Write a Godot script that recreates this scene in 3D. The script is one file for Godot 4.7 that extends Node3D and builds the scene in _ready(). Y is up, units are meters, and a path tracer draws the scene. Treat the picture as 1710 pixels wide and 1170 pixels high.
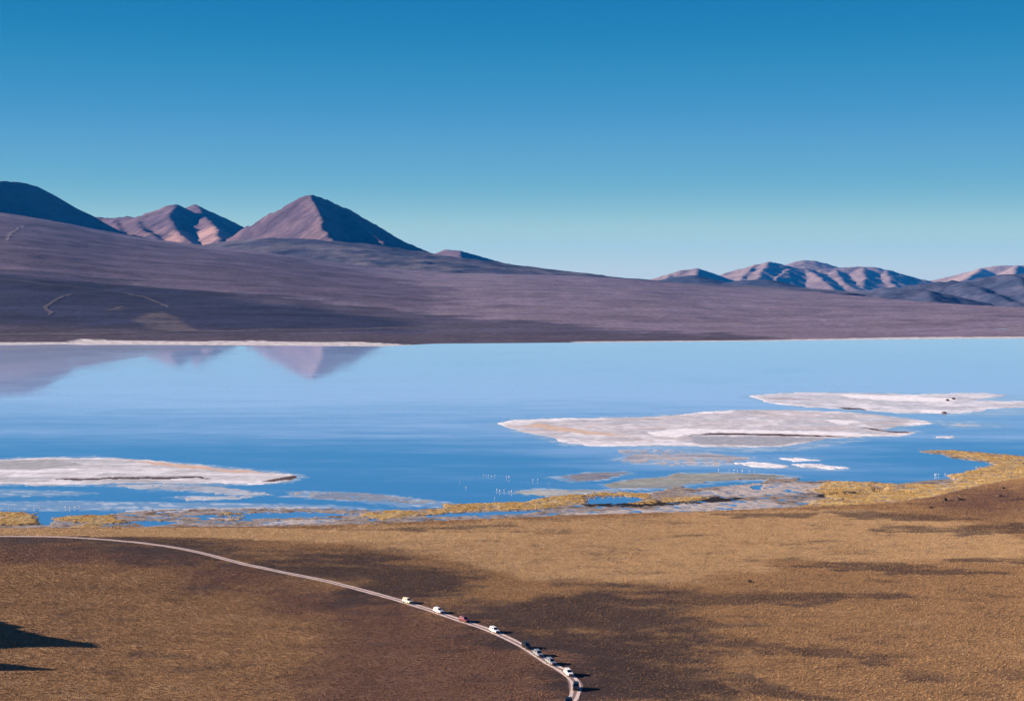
extends Node3D
# A salt lake in a high desert basin: mountains, an alluvial slope, the lake with its salt flats, and a grassy plain with a convoy.
# Metres, y up, the camera looks along -z; "d" below is the distance along -z.

var noise_a := FastNoiseLite.new()
var noise_b := FastNoiseLite.new()
var noise_r := FastNoiseLite.new()
var rng := RandomNumberGenerator.new()
var taken := {}
var grain_texture: ImageTexture
var fine_texture: ImageTexture

const EYE := 125.0

func _ready() -> void:
	# ---- camera
	var cam := Camera3D.new()
	cam.name = "camera"
	cam.position = Vector3(0, EYE, 0)
	cam.rotation_degrees = Vector3(-3.029, 0, 0)
	cam.fov = 27.397
	cam.near = 0.5
	cam.far = 120000.0
	add_child(cam)
	cam.current = true
	# ---- sky
	var sky_mat := PanoramaSkyMaterial.new()
	sky_mat.panorama = clear_sky()
	var sky := Sky.new()
	sky.sky_material = sky_mat
	var env := Environment.new()
	env.background_mode = Environment.BG_SKY
	env.sky = sky
	env.tonemap_mode = Environment.TONE_MAPPER_LINEAR
	env.tonemap_exposure = 3.0
	env.sdfgi_enabled = true
	env.ssao_enabled = true
	env.ssil_enabled = true
	env.fog_enabled = true
	env.fog_density = 0.0000092
	env.fog_light_color = Color(0.10, 0.60, 1.0)
	var we := WorldEnvironment.new()
	we.name = "environment"
	we.environment = env
	add_child(we)
	# ---- sun, low on the left
	var sun := DirectionalLight3D.new()
	sun.name = "sun"
	sun.light_color = Color(1.0, 0.91, 0.82)
	sun.light_energy = 1.6
	sun.light_angular_distance = 0.5
	sun.shadow_enabled = true
	add_child(sun)
	sun.look_at_from_position(Vector3.ZERO, Vector3(1.0, -0.31, 0.15), Vector3.UP)

	rng.seed = 20240611
	noise_a.seed = 11
	noise_a.frequency = 1.0
	noise_a.fractal_octaves = 4
	noise_b.seed = 47
	noise_b.frequency = 1.0
	noise_b.fractal_octaves = 3
	noise_r.seed = 5
	noise_r.frequency = 1.0
	noise_r.fractal_type = FastNoiseLite.FRACTAL_RIDGED
	noise_r.fractal_octaves = 4
	grain_texture = grain(9, 0.035, 0.62)
	fine_texture = grain(23, 0.012, 0.8)

	# ---- the large setting
	make_terrain()
	make_lake()
	make_slope()
	make_washes()
	make_mountains()
	make_plain()
	make_salt_flats()
	# ---- things
	make_track()
	make_outcrop()
	make_grass()
	make_convoy()
	make_boulders()
	make_birds()

func clear_sky() -> ImageTexture:
	# cloudless thin mountain air: colour (linear) by height above the horizon, the same all round
	var knots := [[0.0, Vector3(0.222, 0.2475, 0.2255)], [0.45, Vector3(0.205, 0.2455, 0.2235)], [1.5, Vector3(0.156, 0.226, 0.213)], [3.05, Vector3(0.075, 0.164, 0.200)], [5.4, Vector3(0.034, 0.117, 0.196)], [8.5, Vector3(0.010, 0.084, 0.165)], [10.9, Vector3(0.004, 0.064, 0.148)], [22.0, Vector3(0.001, 0.050, 0.148)], [90.0, Vector3(0.0, 0.036, 0.132)]]
	var im := Image.create(16, 2048, false, Image.FORMAT_RGBF)
	for r in 2048:
		var el := maxf(90.0 - 180.0 * (r + 0.5) / 2048.0, 0.0)
		var c: Vector3 = knots[0][1]
		for k in range(1, knots.size()):
			if el <= knots[k][0]:
				var f: float = (el - knots[k - 1][0]) / (knots[k][0] - knots[k - 1][0])
				var p: Vector3 = knots[k - 1][1]
				var q: Vector3 = knots[k][1]
				var before: Vector3 = knots[maxi(k - 2, 0)][1]
				var after: Vector3 = knots[mini(k + 1, knots.size() - 1)][1]
				c = p.cubic_interpolate_in_time(q, before, after, f, knots[k][0] - knots[k - 1][0], knots[maxi(k - 2, 0)][0] - knots[k - 1][0], knots[mini(k + 1, knots.size() - 1)][0] - knots[k - 1][0]).max(Vector3.ZERO)
				break
		im.fill_rect(Rect2i(0, r, 16, 1), Color(c.x, c.y, c.z))
	return ImageTexture.create_from_image(im)

# ------------------------------------------------------------------ helpers

func lin(r: float, g: float, b: float) -> Color:
	return Color(r, g, b).linear_to_srgb()

func numbered(called: String) -> String:
	if not taken.has(called):
		taken[called] = 0
		return called
	taken[called] += 1
	return "%s_%03d" % [called, taken[called]]

func tag(o: Node, label: String, category: String, group := "", kind := "") -> Node:
	o.set_meta("label", label)
	o.set_meta("category", category)
	if group != "":
		o.set_meta("group", group)
	if kind != "":
		o.set_meta("kind", kind)
	return o

func place(called: String, mesh: Mesh, mat: Material, parent: Node = self) -> MeshInstance3D:
	var o := MeshInstance3D.new()
	o.mesh = mesh
	o.material_override = mat
	o.name = numbered(called) if parent == self else called
	parent.add_child(o, true)
	return o

func grain(sd: int, freq: float, low: float) -> ImageTexture:
	var n := FastNoiseLite.new()
	n.seed = sd
	n.frequency = freq
	n.fractal_octaves = 5
	n.fractal_gain = 0.72
	var im := n.get_seamless_image(512, 512)
	im.convert(Image.FORMAT_RGB8)
	var by := im.get_data()
	for i in by.size():
		by[i] = int(clampf((low + (1.0 - low) * by[i] / 255.0) * 255.0, 0, 255))
	im = Image.create_from_data(512, 512, false, Image.FORMAT_RGB8, by)
	return ImageTexture.create_from_image(im)

func ground_material(scale_m: float, tex: Texture2D, rough := 1.0) -> StandardMaterial3D:
	var m := StandardMaterial3D.new()
	m.vertex_color_use_as_albedo = true
	m.albedo_texture = tex
	m.uv1_triplanar = true
	m.uv1_world_triplanar = true
	m.uv1_scale = Vector3.ONE / scale_m
	m.roughness = rough
	m.metallic_specular = 0.15
	return m

# A sheet of quads from rows x columns of points; quads whose corners all lie under `floor_y` are left out.
func sheet(nc: int, nr: int, v: PackedVector3Array, c: PackedColorArray, floor_y := -1e9) -> ArrayMesh:
	var nrm := PackedVector3Array()
	nrm.resize(v.size())
	for j in nr:
		for i in nc:
			var a := v[j * nc + mini(i + 1, nc - 1)] - v[j * nc + maxi(i - 1, 0)]
			var b := v[mini(j + 1, nr - 1) * nc + i] - v[maxi(j - 1, 0) * nc + i]
			var n := b.cross(a).normalized()
			nrm[j * nc + i] = n if n.y >= 0 else -n
	var idx := PackedInt32Array()
	for j in nr - 1:
		for i in nc - 1:
			var k := j * nc + i
			if maxf(maxf(v[k].y, v[k + 1].y), maxf(v[k + nc].y, v[k + nc + 1].y)) < floor_y:
				continue
			if (v[k + nc] - v[k]).cross(v[k + 1] - v[k]).y >= 0.0:
				idx.append_array(PackedInt32Array([k, k + 1, k + nc, k + 1, k + nc + 1, k + nc]))
			else:
				idx.append_array(PackedInt32Array([k, k + nc, k + 1, k + 1, k + nc, k + nc + 1]))
	var arr := []
	arr.resize(Mesh.ARRAY_MAX)
	arr[Mesh.ARRAY_VERTEX] = v
	arr[Mesh.ARRAY_NORMAL] = nrm
	arr[Mesh.ARRAY_COLOR] = c
	arr[Mesh.ARRAY_INDEX] = idx
	var m := ArrayMesh.new()
	m.add_surface_from_arrays(Mesh.PRIMITIVE_TRIANGLES, arr)
	return m

func flat2(p: Vector3) -> Vector2:
	return Vector2(p.x, p.z)

func col(a: Vector3) -> Color:
	return Color(a.x, a.y, a.z)

# Masks over a rectangle of ground, drawn from outlines in metres (x, d).
class GroundMask:
	var x0: float
	var d0: float
	var sx: float
	var sd: float
	var w: int
	var h: int
	var data: PackedByteArray
	func _init(px0: float, px1: float, pd0: float, pd1: float, pw: int, ph: int) -> void:
		x0 = px0; d0 = pd0; w = pw; h = ph
		sx = pw / (px1 - px0); sd = ph / (pd1 - pd0)
	func draw(polys: Array, blur: int) -> void:
		var im := Image.create(w, h, false, Image.FORMAT_L8)
		for p: PackedVector2Array in polys:
			var lo := 1e9
			var hi := -1e9
			for q in p:
				lo = minf(lo, (q.y - d0) * sd)
				hi = maxf(hi, (q.y - d0) * sd)
			for r in range(maxi(0, int(lo)), mini(h, int(hi) + 1)):
				var y := r + 0.5
				var cuts := PackedFloat32Array()
				for k in p.size():
					var a := Vector2((p[k].x - x0) * sx, (p[k].y - d0) * sd)
					var b := Vector2((p[(k + 1) % p.size()].x - x0) * sx, (p[(k + 1) % p.size()].y - d0) * sd)
					if (a.y <= y) != (b.y <= y):
						cuts.append(a.x + (y - a.y) / (b.y - a.y) * (b.x - a.x))
				cuts.sort()
				for k in range(0, cuts.size() - 1, 2):
					var i0 := clampi(int(cuts[k]), 0, w)
					var i1 := clampi(int(cuts[k + 1] + 1.0), 0, w)
					if i1 > i0:
						im.fill_rect(Rect2i(i0, r, i1 - i0, 1), Color.WHITE)
		if blur > 1:
			im.resize(maxi(2, w / blur), maxi(2, h / blur), Image.INTERPOLATE_TRILINEAR)
			im.resize(w, h, Image.INTERPOLATE_CUBIC)
		data = im.get_data()
	func at(x: float, d: float) -> float:
		var fx := clampf((x - x0) * sx - 0.5, 0.0, w - 1.001)
		var fy := clampf((d - d0) * sd - 0.5, 0.0, h - 1.001)
		var i := int(fx)
		var j := int(fy)
		var k := j * w + i
		var tx := fx - i
		var a := lerpf(data[k], data[k + 1], tx)
		if j + 1 >= h:
			return a / 255.0
		return lerpf(a, lerpf(data[k + w], data[k + w + 1], tx), fy - j) / 255.0

func strip(line: PackedVector2Array, width: float) -> PackedVector2Array:
	# the outline of a band of that width along a line on the ground
	var left := PackedVector2Array()
	var right := PackedVector2Array()
	for k in line.size():
		var t := (line[mini(k + 1, line.size() - 1)] - line[maxi(k - 1, 0)]).normalized()
		left.append(line[k] + Vector2(-t.y, t.x) * width * 0.5)
		right.append(line[k] - Vector2(-t.y, t.x) * width * 0.5)
	right.reverse()
	left.append_array(right)
	return left

func smooth_line(p: PackedVector2Array, step: float) -> PackedVector2Array:
	var c := Curve2D.new()
	for k in p.size():
		var t := (p[mini(k + 1, p.size() - 1)] - p[maxi(k - 1, 0)]) / 6.0
		c.add_point(p[k], -t, t)
	c.bake_interval = step
	return c.get_baked_points()

# ------------------------------------------------------------------ the basin

func make_terrain() -> void:
	# the floor of the land far around, seen only between the distant ranges
	var v := PackedVector3Array()
	var c := PackedColorArray()
	for j in 41:
		for i in 41:
			var x := lerpf(-34000, 34000, i / 40.0)
			var z := lerpf(6000, -40000, j / 40.0)
			v.append(Vector3(x, -190.0 + 25.0 * noise_a.get_noise_2d(x * 0.0002, z * 0.0002), z))
			c.append(col(Vector3(0.16, 0.12, 0.13) * (1.0 + 0.2 * noise_b.get_noise_2d(x * 0.0004, z * 0.0004))))
	tag(place("terrain", sheet(41, 41, v, c), ground_material(900.0, grain_texture)), "purple brown desert floor between the farthest ranges", "terrain", "", "structure")

func make_lake() -> void:
	var m := StandardMaterial3D.new()
	m.vertex_color_use_as_albedo = true
	m.roughness = 0.07
	m.metallic_specular = 0.5
	# wind-ruffled lanes between smooth water
	m.roughness_texture = grain(61, 0.008, 0.12)
	m.uv1_triplanar = true
	m.uv1_world_triplanar = true
	m.uv1_scale = Vector3(1.0 / 520.0, 1.0 / 520.0, 1.0 / 900.0)
	veil = GroundMask.new(-480, 560, 640, 1760, 1000, 1120)
	veil.draw([
		PackedVector2Array([Vector2(-242.9, 845.6), Vector2(-212.8, 852.9), Vector2(-186.7, 848.0), Vector2(-158.6, 831.4), Vector2(-142.3, 817.6), Vector2(-138.1, 808.7), Vector2(-154.3, 808.7), Vector2(-180.5, 819.9), Vector2(-210.4, 829.1)]), PackedVector2Array([Vector2(-320.8, 836.1), Vector2(-276.4, 829.1), Vector2(-239.0, 819.9), Vector2(-248.7, 806.5), Vector2(-307.9, 802.1)]), PackedVector2Array([Vector2(-194.0, 804.3), Vector2(-167.9, 808.7), Vector2(-143.8, 806.5), Vector2(-151.9, 795.6), Vector2(-177.6, 791.4)]), PackedVector2Array([Vector2(-129.9, 804.3), Vector2(-123.1, 826.7), Vector2(-102.0, 824.4), Vector2(-73.1, 810.9), Vector2(-51.9, 797.8), Vector2(-24.4, 776.8), Vector2(-30.5, 764.8), Vector2(-56.5, 768.7), Vector2(-84.0, 785.1), Vector2(-104.9, 793.5)]), PackedVector2Array([Vector2(-301.4, 785.1), Vector2(-250.0, 789.3), Vector2(-182.8, 785.1), Vector2(-102.7, 776.8), Vector2(-68.7, 760.8), Vector2(-100.1, 756.9), Vector2(-176.3, 756.9), Vector2(-290.7, 756.9)]),
		PackedVector2Array([Vector2(66.6, 963.8), Vector2(80.8, 989.5), Vector2(75.3, 1027.2), Vector2(105.0, 1023.7), Vector2(137.0, 1006.3), Vector2(169.8, 976.5), Vector2(148.5, 945.4), Vector2(132.2, 927.7), Vector2(103.3, 930.6), Vector2(80.9, 942.4)]), PackedVector2Array([Vector2(141.1, 948.4), Vector2(162.5, 957.6), Vector2(186.4, 936.5), Vector2(217.6, 919.0), Vector2(204.2, 910.6), Vector2(171.4, 919.0), Vector2(152.6, 921.9)]), PackedVector2Array([Vector2(173.9, 976.5), Vector2(199.0, 979.7), Vector2(211.3, 960.7), Vector2(190.0, 954.5)]), PackedVector2Array([Vector2(326.8, 1107.6), Vector2(344.5, 1107.6), Vector2(334.6, 1087.3), Vector2(324.4, 1091.3)]),
		PackedVector2Array([Vector2(51.6, 848.0), Vector2(75.3, 875.6), Vector2(94.4, 883.4), Vector2(104.0, 902.3), Vector2(130.9, 905.0), Vector2(163.5, 896.8), Vector2(181.5, 883.4), Vector2(157.8, 865.4), Vector2(124.1, 857.9), Vector2(104.3, 843.2), Vector2(92.1, 829.1), Vector2(71.3, 829.1), Vector2(54.3, 836.1)]), PackedVector2Array([Vector2(20.3, 880.8), Vector2(47.4, 905.0), Vector2(74.4, 910.6), Vector2(75.4, 899.5), Vector2(56.4, 867.9), Vector2(34.2, 857.9)]), PackedVector2Array([Vector2(-5.1, 817.6), Vector2(15.8, 836.1), Vector2(36.6, 831.4), Vector2(71.9, 836.1), Vector2(53.2, 817.6), Vector2(21.9, 804.3)]), PackedVector2Array([Vector2(108.8, 1060.2), Vector2(148.9, 1030.8), Vector2(192.1, 1030.8), Vector2(236.4, 1075.5), Vector2(274.4, 1083.4), Vector2(206.5, 1016.7), Vector2(161.7, 1002.9), Vector2(112.8, 1016.7)]), PackedVector2Array([Vector2(348.8, 1182.5), Vector2(374.5, 1201.6), Vector2(396.5, 1192.0), Vector2(369.2, 1168.5)]),
		PackedVector2Array([Vector2(-20.0, 1196.7), Vector2(2.6, 1241.7), Vector2(108.3, 1262.8), Vector2(179.2, 1318.7), Vector2(264.3, 1330.5), Vector2(334.3, 1279.0), Vector2(360.9, 1206.5), Vector2(320.3, 1168.5), Vector2(327.2, 1132.9), Vector2(295.7, 1095.4), Vector2(237.2, 1079.5), Vector2(206.5, 1038.0), Vector2(147.9, 1023.7), Vector2(88.5, 1030.8), Vector2(37.2, 1045.3), Vector2(7.1, 1124.4)]), PackedVector2Array([Vector2(234.3, 1475.4), Vector2(311.3, 1536.2), Vector2(420.4, 1512.8), Vector2(522.6, 1497.6), Vector2(513.5, 1453.8), Vector2(536.0, 1386.2), Vector2(468.0, 1324.5), Vector2(396.8, 1273.6), Vector2(339.7, 1279.0), Vector2(271.0, 1336.4), Vector2(241.4, 1426.0)]), PackedVector2Array([Vector2(-414.2, 886.1), Vector2(-388.7, 951.5), Vector2(-349.8, 976.5), Vector2(-287.1, 986.3), Vector2(-212.6, 948.4), Vector2(-133.8, 899.5), Vector2(-126.7, 880.8), Vector2(-134.5, 855.4), Vector2(-175.0, 843.2), Vector2(-245.8, 843.2), Vector2(-302.3, 843.2), Vector2(-385.6, 824.4)]), PackedVector2Array([Vector2(380.4, 1290.1), Vector2(431.0, 1312.9), Vector2(477.8, 1336.4), Vector2(488.3, 1290.1), Vector2(419.9, 1262.8)]), PackedVector2Array([Vector2(354.3, 1236.5), Vector2(397.8, 1211.4), Vector2(416.4, 1177.8), Vector2(361.5, 1159.4)])], 4)
	# bluer water off the near shore, turning to paler milky brine farther out
	near_blue = GroundMask.new(-700, 800, 560, 1900, 600, 536)
	near_blue.draw([PackedVector2Array([Vector2(-634.0, 973.3), Vector2(-364.0, 1016.7), Vector2(-257.3, 1107.6), Vector2(-158.8, 1132.9), Vector2(-69.3, 1067.8), Vector2(-2.1, 1016.7), Vector2(57.8, 951.5), Vector2(129.6, 951.5), Vector2(232.0, 1016.7), Vector2(309.5, 1079.5), Vector2(444.7, 1124.4), Vector2(607.8, 1079.5), Vector2(310.6, 548.4), Vector2(-359.1, 548.4)])], 60)
	mid_blue = GroundMask.new(-700, 800, 560, 1900, 600, 536)
	mid_blue.draw([PackedVector2Array([Vector2(-839.0, 1290.1), Vector2(-482.1, 1348.5), Vector2(-330.8, 1426.0), Vector2(-205.6, 1468.1), Vector2(-92.4, 1426.0), Vector2(-2.8, 1348.5), Vector2(78.2, 1290.1), Vector2(175.4, 1290.1), Vector2(301.9, 1324.5), Vector2(386.2, 1348.5), Vector2(542.6, 1373.4), Vector2(758.4, 1348.5), Vector2(310.6, 548.4), Vector2(-359.1, 548.4)])], 90)
	var xs := PackedFloat32Array([-6000, -3000, -1800])
	for i in 41:
		xs.append(lerpf(-1300, -430, i / 40.0))
	for i in 401:
		xs.append(lerpf(-420, 420, i / 400.0))
	for i in 41:
		xs.append(lerpf(430, 1300, i / 40.0))
	xs.append_array(PackedFloat32Array([1800, 3000, 6000]))
	var v := PackedVector3Array()
	var c := PackedColorArray()
	var ds := PackedFloat32Array([560, 600])
	for j in 180:
		ds.append(640.0 + j * 2.9)
	for j in 60:
		ds.append(1165.0 + j * 10.0)
	for j in 40:
		ds.append(1765.0 * pow(3600.0 / 1765.0, j / 39.0))
	var nr := ds.size()
	for d in ds:
		for x in xs:
			v.append(Vector3(x, 0, -d))
			c.append(col(water_colour(x, d)))
	tag(place("lake", sheet(xs.size(), nr, v, c), m), "wide pale blue salt lake mirroring the mountains", "lake", "", "structure")

var veil: GroundMask
var near_blue: GroundMask
var mid_blue: GroundMask
func water_colour(x: float, d: float) -> Vector3:
	# milky brine, bluer toward the near shore, greyer over salt and silt
	var blue_brine := Vector3(0.060, 0.185, 0.40)
	var milky := Vector3(0.46, 0.58, 0.82)
	var n := noise_a.get_noise_2d(x * 0.0016, d * 0.006)
	var n1 := noise_b.get_noise_2d(x * 0.004, d * 0.02)
	var t := 1.0 - smoothstep(-0.05, 1.05, 0.5 * near_blue.at(x + 60.0 * n, d + 90.0 * n) + 0.5 * mid_blue.at(x + 60.0 * n, d + 120.0 * n) + 0.18 * n + 0.22 * n1 + 0.12 * noise_a.get_noise_2d(x * 0.02, d * 0.06))
	var a := blue_brine.lerp(milky, t)
	if absf(x) < 520.0 and d < 1740.0:
		# salt and silt showing through the shallows
		var n2 := noise_b.get_noise_2d(x * 0.05, d * 0.09)
		var n3 := noise_a.get_noise_2d(x * 0.16 + 4.0, d * 0.16)
		var s := smoothstep(0.25, 0.9, veil.at(x + 8.0 * n2, d + 6.0 * n3) + 0.55 * n3 + 0.35 * n2)
		a = a.lerp(Vector3(0.36, 0.40, 0.44), s * 0.55)
		var line := noise_a.get_noise_2d(x * 0.028 + 90.0, d * 0.13) + 0.4 * n3
		a = a.lerp(Vector3(0.66, 0.67, 0.68), smoothstep(0.16, 0.38, line) * smoothstep(0.25, 0.7, veil.at(x, d)) * 0.75)
	return a

var slope_table: Array = [[-0.5235, 2564.7, 8000.0, 562.3], [-0.5118, 2564.7, 8000.0, 558.8], [-0.5001, 2564.7, 8000.0, 553.9], [-0.4884, 2564.7, 8000.0, 548.2], [-0.4767, 2564.7, 8000.0, 542.1], [-0.4650, 2564.7, 8000.0, 535.8], [-0.4532, 2564.7, 8000.0, 529.5], [-0.4415, 2564.7, 8000.0, 523.2], [-0.4298, 2564.7, 8000.0, 516.9], [-0.4181, 2564.7, 8000.0, 510.5], [-0.4064, 2564.7, 8000.0, 504.2], [-0.3947, 2564.7, 8000.0, 497.8], [-0.3829, 2564.7, 8000.0, 491.0], [-0.3712, 2564.7, 8000.0, 483.2], [-0.3595, 2565.1, 8000.0, 473.7], [-0.3478, 2568.4, 8000.0, 461.8], [-0.3361, 2573.1, 8000.0, 447.4], [-0.3244, 2577.9, 8000.0, 430.9], [-0.3126, 2582.6, 8000.0, 413.0], [-0.3009, 2584.9, 8000.0, 394.2], [-0.2892, 2581.2, 8000.0, 375.4], [-0.2775, 2576.3, 8000.0, 357.7], [-0.2658, 2571.3, 8000.0, 341.8], [-0.2541, 2566.3, 8000.0, 327.8], [-0.2423, 2561.4, 8000.0, 315.4], [-0.2306, 2556.4, 8000.0, 303.9], [-0.2189, 2551.4, 8000.0, 292.9], [-0.2072, 2546.5, 8000.0, 282.3], [-0.1955, 2541.5, 8000.0, 271.4], [-0.1838, 2536.6, 8000.0, 260.1], [-0.1720, 2531.6, 8000.0, 247.9], [-0.1603, 2526.6, 8000.0, 235.1], [-0.1486, 2521.8, 8000.0, 221.8], [-0.1369, 2517.7, 8000.0, 208.4], [-0.1252, 2513.7, 8000.0, 195.0], [-0.1135, 2509.8, 8000.0, 182.3], [-0.1017, 2505.9, 8000.0, 170.5], [-0.0900, 2504.4, 8000.0, 159.9], [-0.0783, 2525.5, 8000.0, 150.7], [-0.0666, 2563.5, 8000.0, 143.0], [-0.0549, 2593.9, 8000.0, 137.5], [-0.0432, 2603.2, 8000.0, 134.1], [-0.0314, 2607.8, 8000.0, 132.3], [-0.0197, 2612.4, 8000.0, 131.5], [-0.0080, 2617.0, 8000.0, 130.5], [0.0037, 2621.6, 8000.0, 128.9], [0.0154, 2626.3, 8000.0, 126.0], [0.0271, 2630.9, 8000.0, 121.9], [0.0389, 2635.5, 8000.0, 116.8], [0.0506, 2640.1, 8000.0, 111.3], [0.0623, 2645.1, 8000.0, 106.0], [0.0740, 2650.9, 8000.0, 100.7], [0.0857, 2656.9, 7999.7, 95.0], [0.0974, 2662.9, 7998.7, 88.4], [0.1092, 2668.8, 7995.1, 80.6], [0.1209, 2674.8, 7985.9, 72.6], [0.1326, 2680.8, 7967.7, 65.2], [0.1443, 2686.8, 7938.1, 59.1], [0.1560, 2692.8, 7894.9, 54.2], [0.1677, 2698.8, 7832.0, 49.9], [0.1795, 2705.4, 7738.2, 46.1], [0.1912, 2713.4, 7602.4, 42.4], [0.2029, 2721.6, 7422.4, 38.8], [0.2146, 2729.8, 7204.3, 35.2], [0.2263, 2738.1, 6956.3, 31.6], [0.2380, 2746.3, 6687.3, 27.8], [0.2498, 2754.2, 6410.7, 24.2], [0.2615, 2761.6, 6144.5, 21.0], [0.2732, 2768.8, 5904.1, 18.6], [0.2849, 2776.0, 5694.4, 16.9], [0.2966, 2783.2, 5509.5, 15.9], [0.3083, 2790.0, 5340.2, 15.4], [0.3201, 2794.5, 5180.9, 15.2], [0.3318, 2797.9, 5031.7, 15.2], [0.3435, 2801.2, 4897.9, 15.2], [0.3552, 2804.4, 4787.2, 15.3], [0.3669, 2806.7, 4703.7, 15.2], [0.3786, 2808.6, 4643.7, 15.1], [0.3904, 2810.5, 4598.3, 15.0], [0.4021, 2812.4, 4559.6, 14.8], [0.4138, 2814.3, 4523.0, 14.7], [0.4255, 2816.2, 4486.8, 14.5], [0.4372, 2818.1, 4450.8, 14.3], [0.4489, 2820.0, 4414.7, 14.2], [0.4607, 2821.9, 4378.7, 14.0], [0.4724, 2823.9, 4342.9, 13.8], [0.4841, 2825.8, 4307.6, 13.7], [0.4958, 2827.7, 4274.3, 13.5], [0.5075, 2829.6, 4245.4, 13.4], [0.5192, 2831.5, 4223.6, 13.3]]
func slope_at(u: float) -> Vector3:
	# where the slope begins, ends, and how high it ends, by bearing
	var t: Array = slope_table
	if u <= t[0][0]:
		return Vector3(t[0][1], t[0][2], t[0][3])
	for k in range(1, t.size()):
		if u <= t[k][0]:
			var f: float = (u - t[k - 1][0]) / (t[k][0] - t[k - 1][0])
			return Vector3(lerpf(t[k - 1][1], t[k][1], f), lerpf(t[k - 1][2], t[k][2], f), lerpf(t[k - 1][3], t[k][3], f))
	var e: Array = t[t.size() - 1]
	return Vector3(e[1], e[2], e[3])

func slope_height(x: float, d: float) -> float:
	var s := slope_at(x / d)
	var t := (d - s.x) / (s.y - s.x)
	if t > 1.0:
		return s.z - 0.10 * (d - s.y)
	var h := s.z * t
	if t < 0.0:
		h = maxf(t * 60.0, -4.0)
	return h + smoothstep(0.0, 0.25, t) * (7.0 * noise_a.get_noise_2d(x * 0.0011, d * 0.0022) + 2.5 * noise_b.get_noise_2d(x * 0.006, d * 0.004))

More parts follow.
